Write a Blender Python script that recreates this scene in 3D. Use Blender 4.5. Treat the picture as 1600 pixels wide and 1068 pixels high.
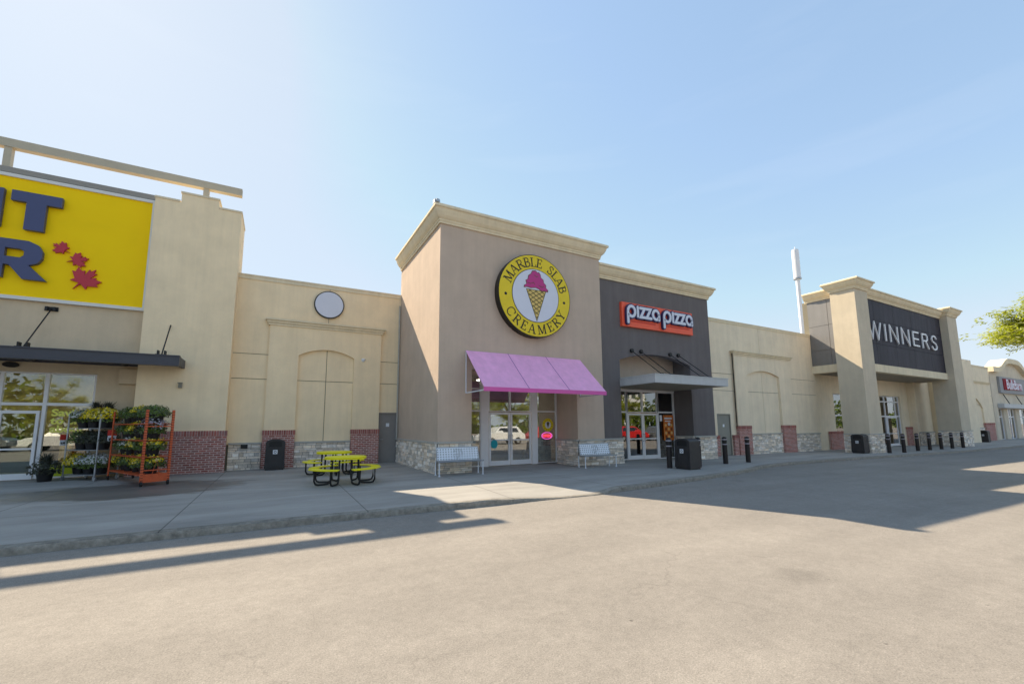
import bpy, bmesh, math, random
from mathutils import Vector, Matrix
from mathutils.geometry import tessellate_polygon
R_ = math.radians
PI = math.pi
random.seed(7)
for o in list(bpy.data.objects): bpy.data.objects.remove(o)
scn = bpy.context.scene
col = scn.collection

# ------------------------------------------------------------------ camera
cam_d = bpy.data.cameras.new('camera'); cam = bpy.data.objects.new('camera', cam_d); col.objects.link(cam)
cam_d.sensor_width = 36.0; cam_d.lens = 665.0/1600*36; cam_d.shift_y = (579.0-534)/1600
cam_d.clip_start = 0.1; cam_d.clip_end = 3000
Rv = Vector((0.87641162, -0.48151589, -0.00671731)); Uv = Vector((-0.05450677, -0.11304832, 0.99209329)); Fv = Vector((0.47846806, 0.86911594, 0.12532273))
m = Matrix.Identity(4)
for i in range(3):
    m[i][0] = Rv[i]; m[i][1] = Uv[i]; m[i][2] = -Fv[i]
m[2][3] = 1.6
cam.matrix_world = m
scn.camera = cam

# ------------------------------------------------------------------ sky, sun, exposure
SUN = Vector((0.49, -1.095, -1.0)).normalized()      # direction the light travels
elev = math.asin(-SUN.z); azim = math.atan2(-SUN.x, -SUN.y)
world = bpy.data.worlds.new("World"); scn.world = world; world.use_nodes = True
nt = world.node_tree; nt.nodes.clear()
def N(t, ty, **k):
    n = t.nodes.new(ty)
    for a, b in k.items(): setattr(n, a, b)
    return n
out = N(nt, 'ShaderNodeOutputWorld'); bg = N(nt, 'ShaderNodeBackground'); sky = N(nt, 'ShaderNodeTexSky')
sky.sky_type = 'NISHITA'; sky.sun_disc = False; sky.sun_elevation = elev; sky.sun_rotation = azim
sky.air_density = 1.0; sky.dust_density = 0.3; sky.ozone_density = 1.0; sky.altitude = 200
tc = N(nt, 'ShaderNodeTexCoord'); mp = N(nt, 'ShaderNodeMapping'); mp.inputs['Scale'].default_value = (1.6, 1.6, 11.0)
mp.inputs['Rotation'].default_value = (0.10, 0.05, 0.3)
cn = N(nt, 'ShaderNodeTexNoise'); cn.inputs['Scale'].default_value = 1.7; cn.inputs['Detail'].default_value = 7; cn.inputs['Distortion'].default_value = 0.5
cr = N(nt, 'ShaderNodeValToRGB'); cr.color_ramp.elements[0].position = 0.56; cr.color_ramp.elements[1].position = 0.9
cr.color_ramp.elements[1].color = (0.09, 0.09, 0.09, 1)
sep = N(nt, 'ShaderNodeSeparateXYZ'); zr = N(nt, 'ShaderNodeMapRange'); zr.inputs[1].default_value = 0.02; zr.inputs[2].default_value = 0.12
mul = N(nt, 'ShaderNodeMath', operation='MULTIPLY'); mixc = N(nt, 'ShaderNodeMix', data_type='RGBA')
mixc.inputs[7].default_value = (1.9, 2.0, 2.15, 1)
L = nt.links.new
L(tc.outputs['Generated'], mp.inputs[0]); L(mp.outputs[0], cn.inputs['Vector']); L(cn.outputs[0], cr.inputs[0])
L(tc.outputs['Generated'], sep.inputs[0]); L(sep.outputs[2], zr.inputs[0]); L(cr.outputs[0], mul.inputs[0]); L(zr.outputs[0], mul.inputs[1])
L(mul.outputs[0], mixc.inputs[0]); gm = N(nt, 'ShaderNodeGamma'); gm.inputs[1].default_value = 0.42; hs_ = N(nt, 'ShaderNodeHueSaturation'); hs_.inputs['Saturation'].default_value = 1.5
L(sky.outputs[0], gm.inputs[0]); L(gm.outputs[0], hs_.inputs['Color']); cap = N(nt, 'ShaderNodeMix', data_type='RGBA', blend_type='DARKEN'); cap.inputs[0].default_value = 0.75; cap.inputs[7].default_value = (1.28, 1.47, 1.68, 1)
L(hs_.outputs[0], cap.inputs[6]); L(cap.outputs[2], mixc.inputs[6]); L(mixc.outputs[2], bg.inputs[0])
bg.inputs[1].default_value = 0.15
L(bg.outputs[0], out.inputs[0])
sd = bpy.data.lights.new('sun', 'SUN'); sd.energy = 2.75; sd.angle = R_(0.5); sd.color = (1.0, 0.84, 0.62)
so = bpy.data.objects.new('sun', sd); col.objects.link(so); so.location = (-20, 40, 40)
so.rotation_euler = SUN.to_track_quat('-Z', 'Y').to_euler()
scn.view_settings.view_transform = 'Standard'; scn.view_settings.look = 'None'
scn.view_settings.exposure = 1.84; scn.view_settings.gamma = 1.0

# ------------------------------------------------------------------ materials
MAT = {}
def mat(name, color, rough=0.8, metal=0.0, spec=0.4, satv=0.45, noise=0.0, nscale=4.0, bump=0.0, bscale=60.0, emit=None, island=0.0, streak=0.0, coat=0.0):
    """procedural material: colour broken by noise, optional fine bump, optional tint per loose piece, optional rain streaks"""
    if name in MAT: return MAT[name]
    mt = bpy.data.materials.new(name); mt.use_nodes = True; t = mt.node_tree; b = t.nodes['Principled BSDF']
    b.inputs['Roughness'].default_value = rough; b.inputs['Metallic'].default_value = metal
    b.inputs['Specular IOR Level'].default_value = spec
    if coat: b.inputs['Coat Weight'].default_value = coat
    tcn = N(t, 'ShaderNodeTexCoord'); cur = None
    rgb = N(t, 'ShaderNodeRGB'); rgb.outputs[0].default_value = (*color, 1); cur = rgb.outputs[0]
    def scale_by(sock, lo, hi, fmin=0.0, fmax=1.0):
        nonlocal cur
        mr = N(t, 'ShaderNodeMapRange'); mr.inputs[1].default_value = fmin; mr.inputs[2].default_value = fmax
        mr.inputs[3].default_value = lo; mr.inputs[4].default_value = hi; t.links.new(sock, mr.inputs[0])
        vm = N(t, 'ShaderNodeVectorMath', operation='SCALE'); t.links.new(cur, vm.inputs[0]); t.links.new(mr.outputs[0], vm.inputs['Scale']); cur = vm.outputs[0]
    if noise:
        n = N(t, 'ShaderNodeTexNoise'); n.inputs['Scale'].default_value = nscale; n.inputs['Detail'].default_value = 6; n.inputs['Roughness'].default_value = 0.65
        t.links.new(tcn.outputs['Object'], n.inputs['Vector']); scale_by(n.outputs[0], 1-noise, 1+noise, 0.3, 0.7)
    if streak:
        mpn = N(t, 'ShaderNodeMapping'); mpn.inputs['Scale'].default_value = (2.2, 2.2, 0.16)
        n = N(t, 'ShaderNodeTexNoise'); n.inputs['Scale'].default_value = 1.6; n.inputs['Detail'].default_value = 8; n.inputs['Roughness'].default_value = 0.7
        t.links.new(tcn.outputs['Object'], mpn.inputs[0]); t.links.new(mpn.outputs[0], n.inputs['Vector']); scale_by(n.outputs[0], 1-streak, 1+streak*0.6, 0.32, 0.62)
    if island:
        g = N(t, 'ShaderNodeNewGeometry'); scale_by(g.outputs['Random Per Island'], 1-island, 1+island)
        hs = N(t, 'ShaderNodeHueSaturation'); mm = N(t, 'ShaderNodeMath', operation='MULTIPLY_ADD')
        wn = N(t, 'ShaderNodeTexWhiteNoise', noise_dimensions='1D'); t.links.new(g.outputs['Random Per Island'], wn.inputs['W'])
        mm.inputs[1].default_value = 2*satv; mm.inputs[2].default_value = 1-satv
        t.links.new(wn.outputs[0], mm.inputs[0]); t.links.new(mm.outputs[0], hs.inputs['Saturation']); t.links.new(cur, hs.inputs['Color']); cur = hs.outputs[0]
    t.links.new(cur, b.inputs['Base Color'])
    if bump:
        n = N(t, 'ShaderNodeTexNoise'); n.inputs['Scale'].default_value = bscale; n.inputs['Detail'].default_value = 5
        bp = N(t, 'ShaderNodeBump'); bp.inputs['Strength'].default_value = bump; bp.inputs['Distance'].default_value = 0.02
        t.links.new(tcn.outputs['Object'], n.inputs['Vector']); t.links.new(n.outputs[0], bp.inputs['Height']); t.links.new(bp.outputs[0], b.inputs['Normal'])
    if emit:
        b.inputs['Emission Color'].default_value = (*emit[0], 1); b.inputs['Emission Strength'].default_value = emit[1]
    MAT[name] = mt
    return mt
def stucco(name, c, streak=0.07): return mat(name, c, rough=0.92, spec=0.2, noise=0.07, nscale=1.1, bump=0.4, bscale=70, streak=streak)
cream = stucco('cream_stucco', (0.92, 0.745, 0.50), 0.05)
cream2 = stucco('pale_stucco', (0.85, 0.725, 0.54), 0.06)
taupe_gt = stucco('tan_stucco', (0.66, 0.53, 0.37), 0.05)
mauve = stucco('mauve_stucco', (0.56, 0.445, 0.355), 0.05)
char = stucco('charcoal_stucco', (0.165, 0.148, 0.148), 0.10)
pier = stucco('grey_beige_stucco', (0.60, 0.52, 0.40), 0.05)
trim = stucco('trim_stucco', (0.78, 0.67, 0.48), 0.08)
blackpan = mat('black_panel', (0.036, 0.032, 0.046), rough=0.6, spec=0.25, noise=0.12, nscale=1.5, streak=0.35)
greypan = mat('dark_side_panel', (0.13, 0.125, 0.125), rough=0.50, spec=1.6, noise=0.1, nscale=1.5, streak=0.12)
jointm = mat('joint_sealant', (0.23, 0.21, 0.16), rough=0.9)
brick = mat('red_brick', (0.40, 0.17, 0.145), rough=0.9, spec=0.2, noise=0.15, nscale=14, bump=0.4, bscale=70, island=0.22, satv=0.15)
mortar = mat('mortar', (0.72, 0.60, 0.55), rough=0.95, noise=0.1, nscale=20)
stone = mat('ledge_stone', (0.80, 0.71, 0.61), rough=0.92, spec=0.2, noise=0.22, nscale=9, bump=0.6, bscale=22, island=0.30)
stonej = mat('stone_joint', (0.16, 0.155, 0.15), rough=0.95)
capst = mat('cast_stone_cap', (0.46, 0.44, 0.40), rough=0.85, noise=0.1, nscale=8, bump=0.2)
alu = mat('white_aluminium', (0.80, 0.79, 0.81), rough=0.4, spec=0.5, noise=0.03)
aludark = mat('dark_metal', (0.05, 0.052, 0.068), rough=0.45, spec=0.5, noise=0.08)
blackm = mat('black_paint', (0.012, 0.012, 0.013), rough=0.5, noise=0.15, nscale=5)
galv = mat('galvanised_metal', (0.42, 0.44, 0.47), rough=0.4, metal=0.7, noise=0.1, nscale=12)
doorg = mat('grey_door_paint', (0.26, 0.24, 0.225), rough=0.55, noise=0.05)
doorg2 = mat('pale_grey_door_paint', (0.28, 0.27, 0.23), rough=0.6, noise=0.05)
whitep = mat('white_plastic', (0.75, 0.77, 0.82), rough=0.5, noise=0.02)
canopyw = mat('light_grey_canopy', (0.52, 0.53, 0.54), rough=0.5, noise=0.05, streak=0.06)
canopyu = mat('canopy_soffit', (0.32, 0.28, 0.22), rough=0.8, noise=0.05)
yellow = mat('yellow_sign_face', (1.0, 0.67, 0.003), rough=0.6, spec=0.15, noise=0.035, nscale=0.8)
navy = mat('navy_letter', (0.055, 0.065, 0.16), rough=0.35, spec=0.5, noise=0.05)
maple = mat('maple_red', (0.50, 0.035, 0.055), rough=0.5)
whitef = mat('white_sign_face', (0.68, 0.70, 0.80), rough=0.35, noise=0.02)
ringy = mat('ring_yellow', (0.80, 0.60, 0.01), rough=0.35, noise=0.03)
blk = mat('black_vinyl', (0.01, 0.008, 0.006), rough=0.4)
pinkice = mat('magenta_ice', (0.50, 0.035, 0.22), rough=0.4)
coney = mat('cone_yellow', (0.72, 0.52, 0.16), rough=0.5)
conel = mat('cone_line', (0.09, 0.07, 0.02), rough=0.5)
orange = mat('orange_sign', (0.90, 0.115, 0.05), rough=0.4, noise=0.02)
awnp = mat('lilac_fabric', (0.92, 0.44, 0.69), rough=0.75, noise=0.07, nscale=2.5, bump=0.5, bscale=5, streak=0.08)
awnh = mat('magenta_hem', (0.70, 0.13, 0.42), rough=0.75)
pictabley = mat('yellow_thermoplastic', (0.88, 0.78, 0.004), rough=0.4, noise=0.05, nscale=8)
binm = mat('black_bin_plastic', (0.035, 0.032, 0.033), rough=0.5, spec=0.4, noise=0.15, nscale=3, bump=0.15, bscale=180)
bollm = mat('bollard_black', (0.018, 0.014, 0.014), rough=0.45, spec=0.4, noise=0.2, nscale=9)
refl = mat('reflective_band', (0.42, 0.38, 0.42), rough=0.35)
orangem = mat('orange_cart_steel', (0.62, 0.11, 0.035), rough=0.5, noise=0.12, nscale=10)
redtag = mat('red_tag', (0.62, 0.05, 0.035), rough=0.5)
potm = mat('black_pot', (0.012, 0.012, 0.014), rough=0.5)
soil = mat('soil', (0.03, 0.02, 0.015), rough=1)
room = mat('interior_wall', (0.36, 0.28, 0.21), rough=0.9, noise=0.1, nscale=1)
roomf = mat('interior_floor', (0.20, 0.17, 0.14), rough=0.5, noise=0.1)
lampw = mat('ceiling_lamp', (0.9, 0.9, 0.9), emit=((1, 0.93, 0.8), 5.0))
neonr = mat('red_neon', (0.8, 0.05, 0.05), emit=((1, 0.05, 0.10), 0.35))
neonp = mat('purple_neon', (0.6, 0.1, 0.6), emit=((0.9, 0.12, 0.55), 0.25))
bark = mat('bark', (0.10, 0.075, 0.055), rough=0.95, noise=0.25, nscale=12, bump=0.6, bscale=20)
greyroof = mat('roof_membrane', (0.3, 0.3, 0.3), rough=0.9, noise=0.1)
def leafmat(name, c, trans=0.35, isl=0.35):
    mt = mat(name, c, rough=0.55, island=isl, noise=0.15, nscale=2)
    t = mt.node_tree; b = t.nodes['Principled BSDF']; o = [n for n in t.nodes if n.type == 'OUTPUT_MATERIAL'][0]
    tr = N(t, 'ShaderNodeBsdfTranslucent'); mx = N(t, 'ShaderNodeMixShader'); mx.inputs[0].default_value = trans
    s = b.inputs['Base Color'].links[0].from_socket
    t.links.new(s, tr.inputs[0]); t.links.new(b.outputs[0], mx.inputs[1]); t.links.new(tr.outputs[0], mx.inputs[2]); t.links.new(mx.outputs[0], o.inputs[0])
    return mt
leafy = leafmat('locust_leaf', (0.40, 0.44, 0.035), 0.5)
leafg = leafmat('mum_leaf', (0.12, 0.17, 0.05), 0.2)
leafd = leafmat('dark_leaf', (0.06, 0.065, 0.045), 0.15)
flow_y = leafmat('yellow_bloom', (0.80, 0.62, 0.01), 0.2, 0.2)
flow_w = leafmat('white_bloom', (0.62, 0.62, 0.60), 0.2, 0.15)
flow_l = leafmat('lavender_bloom', (0.42, 0.40, 0.46), 0.2, 0.2)
def glassmat(name, base=0.10, ior=1.7, tint=(0.75, 0.8, 0.8)):
    mt = bpy.data.materials.new(name); mt.use_nodes = True; t = mt.node_tree; t.nodes.clear()
    o = N(t, 'ShaderNodeOutputMaterial'); tr = N(t, 'ShaderNodeBsdfTransparent'); tr.inputs[0].default_value = (*tint, 1)
    gl = N(t, 'ShaderNodeBsdfGlossy'); gl.inputs['Roughness'].default_value = 0.0; gl.inputs['Color'].default_value = (0.95, 0.97, 1, 1)
    fr = N(t, 'ShaderNodeFresnel'); fr.inputs[0].default_value = ior; ad = N(t, 'ShaderNodeMath', operation='ADD', use_clamp=True); ad.inputs[1].default_value = base
    n = N(t, 'ShaderNodeTexNoise'); n.inputs['Scale'].default_value = 0.6; tcn = N(t, 'ShaderNodeTexCoord'); bp = N(t, 'ShaderNodeBump'); bp.inputs['Strength'].default_value = 0.002; bp.inputs['Distance'].default_value = 0.03
    mx = N(t, 'ShaderNodeMixShader')
    t.links.new(tcn.outputs['Object'], n.inputs['Vector']); t.links.new(n.outputs[0], bp.inputs['Height']); t.links.new(bp.outputs[0], gl.inputs['Normal'])
    t.links.new(fr.outputs[0], ad.inputs[0]); t.links.new(ad.outputs[0], mx.inputs[0]); t.links.new(tr.outputs[0], mx.inputs[1]); t.links.new(gl.outputs[0], mx.inputs[2]); t.links.new(mx.outputs[0], o.inputs[0])
    return mt
glass = glassmat('shop_glass', 0.20, 1.5)
glassg = glassmat('store_glass', 0.09, 1.5, (0.8, 0.85, 0.8))

# ground materials
def ground_mats():
    # asphalt
    mt = bpy.data.materials.new('asphalt'); mt.use_nodes = True; t = mt.node_tree; b = t.nodes['Principled BSDF']; K = t.links.new
    tcn = N(t, 'ShaderNodeTexCoord'); P = tcn.outputs['Object']
    def noise(sc, det=4, ro=0.5, vec=P):
        n = N(t, 'ShaderNodeTexNoise'); n.inputs['Scale'].default_value = sc; n.inputs['Detail'].default_value = det; n.inputs['Roughness'].default_value = ro; K(vec, n.inputs['Vector']); return n.outputs[0]
    def mr(s, a, b_, lo, hi):
        n = N(t, 'ShaderNodeMapRange'); K(s, n.inputs[0]); n.inputs[1].default_value = a; n.inputs[2].default_value = b_; n.inputs[3].default_value = lo; n.inputs[4].default_value = hi; return n.outputs[0]
    def mul(a, c):
        n = N(t, 'ShaderNodeMath', operation='MULTIPLY'); K(a, n.inputs[0]); K(c, n.inputs[1]); return n.outputs[0]
    f1 = mr(noise(0.35, 5, 0.6), 0.3, 0.7, 0.92, 1.08)
    f2 = mr(noise(75, 3, 0.7), 0.33, 0.67, 0.78, 1.20)
    f2b = mr(noise(14, 3, 0.7), 0.3, 0.7, 0.94, 1.06)
    f3 = mr(noise(3.5, 5, 0.7), 0.3, 0.72, 0.93, 1.07)
    v = N(t, 'ShaderNodeTexVoronoi'); v.inputs['Scale'].default_value = 150; K(P, v.inputs['Vector'])
    f4 = mr(v.outputs['Color'], 0, 1, 0.84, 1.16)
    vs = N(t, 'ShaderNodeTexVoronoi'); vs.inputs['Scale'].default_value = 1.1; K(P, vs.inputs['Vector'])
    spot = mr(vs.outputs['Distance'], 0.010, 0.024, 0.5, 1.0)
    # tyre-worn streaks running with the drive lane
    mpn = N(t, 'ShaderNodeMapping'); mpn.inputs['Scale'].default_value = (0.12, 1.0, 1.0); K(P, mpn.inputs[0])
    f5 = mr(noise(1.3, 4, 0.6, mpn.outputs[0]), 0.35, 0.65, 0.93, 1.05)
    # hairline cracks: warped cell edges, only where a slow mask allows
    wv = N(t, 'ShaderNodeTexNoise'); wv.inputs['Scale'].default_value = 1.4; wv.inputs['Detail'].default_value = 6; K(P, wv.inputs['Vector'])
    vw = N(t, 'ShaderNodeVectorMath', operation='MULTIPLY_ADD'); vw.inputs[1].default_value = (1.1, 1.1, 0); K(wv.outputs['Color'], vw.inputs[0]); K(P, vw.inputs[2])
    vc = N(t, 'ShaderNodeTexVoronoi', feature='DISTANCE_TO_EDGE'); vc.inputs['Scale'].default_value = 0.19; K(vw.outputs[0], vc.inputs['Vector'])
    crack = mr(vc.outputs['Distance'], 0.0008, 0.0025, 0.86, 1.0)
    mk = mr(noise(0.22, 2, 0.5), 0.47, 0.53, 0.0, 1.0)
    mxr = N(t, 'ShaderNodeMix'); K(mk, mxr.inputs[0]); mxr.inputs[2].default_value = 1.0; K(crack, mxr.inputs[3]); crk = mxr.outputs[0]
    # oil drips and old patches
    vo = N(t, 'ShaderNodeTexVoronoi'); vo.inputs['Scale'].default_value = 0.33; K(vw.outputs[0], vo.inputs['Vector'])
    oil = mr(vo.outputs['Distance'], 0.03, 0.11, 0.84, 1.0)
    f = mul(mul(mul(mul(f1, f2), mul(f3, f4)), mul(mul(f5, f2b), spot)), mul(crk, oil))
    rgb = N(t, 'ShaderNodeRGB'); rgb.outputs[0].default_value = (0.262, 0.240, 0.214, 1)
    sc = N(t, 'ShaderNodeVectorMath', operation='SCALE'); K(rgb.outputs[0], sc.inputs[0]); K(f, sc.inputs['Scale']); K(sc.outputs[0], b.inputs['Base Color'])
    b.inputs['Roughness'].default_value = 0.9; b.inputs['Specular IOR Level'].default_value = 0.25
    bp = N(t, 'ShaderNodeBump'); bp.inputs['Strength'].default_value = 0.5; bp.inputs['Distance'].default_value = 0.006; K(mul(f2, f4), bp.inputs['Height']); K(bp.outputs[0], b.inputs['Normal'])
    asphalt = mt
    # concrete, with control joints and a wet patch under the flower carts
    def conc(name, c, joints=True, wet=True, dirt=0.0):
        mt = bpy.data.materials.new(name); mt.use_nodes = True; t = mt.node_tree; b = t.nodes['Principled BSDF']; K = t.links.new
        tcn = N(t, 'ShaderNodeTexCoord'); P = tcn.outputs['Object']
        sp = N(t, 'ShaderNodeSeparateXYZ'); K(P, sp.inputs[0])
        def noise(sc, det=4, ro=0.5, vec=P):
            n = N(t, 'ShaderNodeTexNoise'); n.inputs['Scale'].default_value = sc; n.inputs['Detail'].default_value = det; n.inputs['Roughness'].default_value = ro; K(vec, n.inputs['Vector']); return n.outputs[0]
        def mr(s, a, b_, lo, hi):
            n = N(t, 'ShaderNodeMapRange'); K(s, n.inputs[0]); n.inputs[1].default_value = a; n.inputs[2].default_value = b_; n.inputs[3].default_value = lo; n.inputs[4].default_value = hi; return n.outputs[0]
        def M(op, a, c=None, v=None):
            n = N(t, 'ShaderNodeMath', operation=op); K(a, n.inputs[0])
            if c is not None: K(c, n.inputs[1])
            if v is not None: n.inputs[1].default_value = v
            return n.outputs[0]
        mpn = N(t, 'ShaderNodeMapping'); mpn.inputs['Scale'].default_value = (0.35, 1.2, 1.0); K(P, mpn.inputs[0])
        f = M('MULTIPLY', mr(noise(0.8, 7, 0.7, mpn.outputs[0]), 0.32, 0.68, 0.74, 1.16), mr(noise(40, 4, 0.7), 0.3, 0.7, 0.93, 1.07))
        if dirt: f = M('MULTIPLY', f, mr(noise(5, 6, 0.75), 0.38, 0.6, 1-dirt, 1.05))
        if joints:
            def line(ax, off, per, w):
                a = M('ADD', ax, v=off); a = M('DIVIDE', a, v=per); a = M('FRACT', M('ADD', a, v=100.0)); a = M('SUBTRACT', a, v=0.5); a = M('ABSOLUTE', a)
                return mr(a, 0.5-w/per, 0.5-w/per*0.4, 1.0, 0.42)
            f = M('MULTIPLY', f, line(sp.outputs[0], 1.5, 3.1, 0.014))
            f = M('MULTIPLY', f, line(sp.outputs[1], -11.4, 40.0, 0.010))
        rgb = N(t, 'ShaderNodeRGB'); rgb.outputs[0].default_value = (*c, 1)
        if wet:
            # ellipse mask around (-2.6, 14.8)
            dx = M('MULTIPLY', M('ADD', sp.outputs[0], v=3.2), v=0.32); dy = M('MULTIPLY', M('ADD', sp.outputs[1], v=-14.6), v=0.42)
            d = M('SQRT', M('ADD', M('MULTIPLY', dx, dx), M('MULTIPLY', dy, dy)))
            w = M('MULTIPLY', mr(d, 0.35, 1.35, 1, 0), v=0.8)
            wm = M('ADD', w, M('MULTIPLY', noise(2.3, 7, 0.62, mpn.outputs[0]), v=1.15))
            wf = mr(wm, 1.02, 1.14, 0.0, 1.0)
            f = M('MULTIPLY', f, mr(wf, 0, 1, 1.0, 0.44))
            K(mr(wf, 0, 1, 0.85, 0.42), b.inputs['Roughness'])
        else: b.inputs['Roughness'].default_value = 0.88
        sc = N(t, 'ShaderNodeVectorMath', operation='SCALE'); K(rgb.outputs[0], sc.inputs[0]); K(f, sc.inputs['Scale']); K(sc.outputs[0], b.inputs['Base Color'])
        b.inputs['Specular IOR Level'].default_value = 0.3
        bp = N(t, 'ShaderNodeBump'); bp.inputs['Strength'].default_value = 0.3; bp.inputs['Distance'].default_value = 0.01; K(f, bp.inputs['Height']); K(bp.outputs[0], b.inputs['Normal'])
        return mt
    return asphalt, conc('sidewalk_concrete', (0.34, 0.325, 0.30)), conc('curb_concrete', (0.30, 0.275, 0.235), True, False, 0.35)
asphalt, concm, curbm = ground_mats()

# ------------------------------------------------------------------ mesh builder
def XZ(y):      # facade plane: (u, v, w) -> x=u, z=v, w = depth towards the viewer (-y)
    return lambda u, v, w: (u, y-w, v)
def YZn(x):     # plane facing -X: u runs along y, w = depth towards -x
    return lambda u, v, w: (x-w, u, v)
class MB:
    def __init__(s): s.v = []; s.f = []; s.m = []; s.mi = 0
    def add(s, vs, fs):
        o = len(s.v); s.v += [tuple(p) for p in vs]
        for f in fs: s.f.append(tuple(i+o for i in f)); s.m.append(s.mi)
        return s
    def box(s, x0, x1, y0, y1, z0, z1):
        x0, x1 = min(x0, x1), max(x0, x1); y0, y1 = min(y0, y1), max(y0, y1)
        return s.add([(x, y, z) for z in (z0, z1) for (x, y) in ((x0, y0), (x1, y0), (x1, y1), (x0, y1))],
              [(3, 2, 1, 0), (4, 5, 6, 7), (0, 1, 5, 4), (1, 2, 6, 5), (2, 3, 7, 6), (3, 0, 4, 7)])
    def hexa(s, base, top):
        n = len(base)
        fs = [tuple(range(n-1, -1, -1)), tuple(range(n, 2*n))] + [(i, (i+1) % n, n+(i+1) % n, n+i) for i in range(n)]
        return s.add(list(base)+list(top), fs)
    def prism(s, fn, outer, w0, w1, holes=()):
        """polygon in (u,v) extruded from depth w0 to w1 through fn"""
        loops = [list(outer)]+[list(h) for h in holes]
        tess = tessellate_polygon([[Vector((a, b, 0)) for a, b in lp] for lp in loops])
        flat = [p for lp in loops for p in lp]; n = len(flat)
        vs = [fn(a, b, w0) for a, b in flat]+[fn(a, b, w1) for a, b in flat]
        fs = []
        for t in tess:
            fs.append(tuple(t)); fs.append(tuple(i+n for i in reversed(t)))
        k = 0
        for lp in loops:
            c = len(lp)
            for i in range(c): fs.append((k+i, k+(i+1) % c, n+k+(i+1) % c, n+k+i))
            k += c
        return s.add(vs, fs)
    def tube(s, pts, r, seg=8, cap=True, r2=None):
        pts = [Vector(p) for p in pts]; n = len(pts); rings = []
        up = Vector((0, 0, 1))
        for i, p in enumerate(pts):
            d = (pts[min(i+1, n-1)]-pts[max(i-1, 0)]).normalized()
            a = d.cross(up)
            if a.length < 1e-3: a = d.cross(Vector((1, 0, 0)))
            a.normalize(); b = d.cross(a)
            rr = r if r2 is None else r+(r2-r)*i/(n-1)
            rings.append([p+a*math.cos(2*PI*k/seg)*rr+b*math.sin(2*PI*k/seg)*rr for k in range(seg)])
        vs = [q for rg in rings for q in rg]; fs = []
        for i in range(n-1):
            for k in range(seg): fs.append((i*seg+k, i*seg+(k+1) % seg, (i+1)*seg+(k+1) % seg, (i+1)*seg+k))
        if cap: fs += [tuple(range(seg-1, -1, -1)), tuple((n-1)*seg+k for k in range(seg))]
        return s.add(vs, fs)
    def lathe(s, prof, seg=20, c=(0, 0)):
        n = len(prof); vs = []; fs = []
        for r, z in prof: vs += [(c[0]+r*math.cos(2*PI*k/seg), c[1]+r*math.sin(2*PI*k/seg), z) for k in range(seg)]
        for i in range(n-1):
            for k in range(seg): fs.append((i*seg+k, i*seg+(k+1) % seg, (i+1)*seg+(k+1) % seg, (i+1)*seg+k))
        fs += [tuple(range(seg-1, -1, -1)), tuple((n-1)*seg+k for k in range(seg))]
        return s.add(vs, fs)
    def sweep(s, path, prof, closed_ends=True):
        """cornice: plan polyline (outward = right-hand side of travel), closed profile of (out, z)"""
        n = len(path); P = [Vector((a, b)) for a, b in path]; secs = []
        for i in range(n):
            d0 = (P[i]-P[i-1]).normalized() if i else None; d1 = (P[i+1]-P[i]).normalized() if i < n-1 else None
            n0 = Vector((d0.y, -d0.x)) if d0 else None; n1 = Vector((d1.y, -d1.x)) if d1 else None
            if n0 is None: off = n1
            elif n1 is None: off = n0
            else: off = (n0+n1)/(1+n0.dot(n1))
            secs.append([(P[i].x+off.x*o, P[i].y+off.y*o, z) for o, z in prof])
        k = len(prof); vs = [p for sc in secs for p in sc]; fs = []
        for i in range(n-1):
            for j in range(k): fs.append((i*k+j, i*k+(j+1) % k, (i+1)*k+(j+1) % k, (i+1)*k+j))
        if closed_ends: fs += [tuple(range(k-1, -1, -1)), tuple((n-1)*k+j for j in range(k))]
        return s.add(vs, fs)
    def masonry(s, fn, u0, u1, v0, v1, kind='stone', soldier=True, seed=1):
        rg = random.Random(seed); out = []
        def bx(a, b, c, d, w, q=0):
            pts = [(a, c), (b, c), (b, d), (a, d)]
            s.add([fn(x, z, -0.03) for x, z in pts]+[fn(x+(0.004 if x == a else -0.004), z+(0.003 if z == c else -0.003), w) for x, z in pts],
                  [(0, 1, 2, 3), (7, 6, 5, 4), (0, 4, 5, 1), (1, 5, 6, 2), (2, 6, 7, 3), (3, 7, 4, 0)])
        if kind == 'stone':
            z = v0
            while z < v1-0.01:
                h = rg.choice((0.055, 0.07, 0.09, 0.11, 0.13))
                if z+h > v1-0.045: h = v1-z
                x = u0-rg.uniform(0, 0.2)
                while x < u1:
                    w = rg.uniform(0.14, 0.5)*(1.0 if h < 0.1 else 0.8)
                    a, b = max(x, u0), min(x+w, u1)
                    if b-a > 0.015: bx(a+0.003, b-0.003, z+0.003, z+h-0.003, rg.uniform(0.004, 0.04))
                    x += w
                z += h
        else:
            top = v1-0.20 if soldier else v1; nrow = max(1, round((top-v0)/0.077)); rh = (top-v0)/nrow
            for i in range(nrow):
                x = u0-(0.11 if i % 2 else 0.0)
                while x < u1:
                    a, b = max(x, u0), min(x+0.215, u1)
                    if b-a > 0.02: bx(a+0.007, b-0.007, v0+i*rh+0.007, v0+(i+1)*rh-0.007, 0.006+rg.uniform(0, 0.003))
                    x += 0.215
            if soldier:
                k = max(1, round((u1-u0)/0.077)); w = (u1-u0)/k
                for i in range(k): bx(u0+i*w+0.005, u0+(i+1)*w-0.005, top+0.005, v1-0.002, 0.022)
        return s
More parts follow.
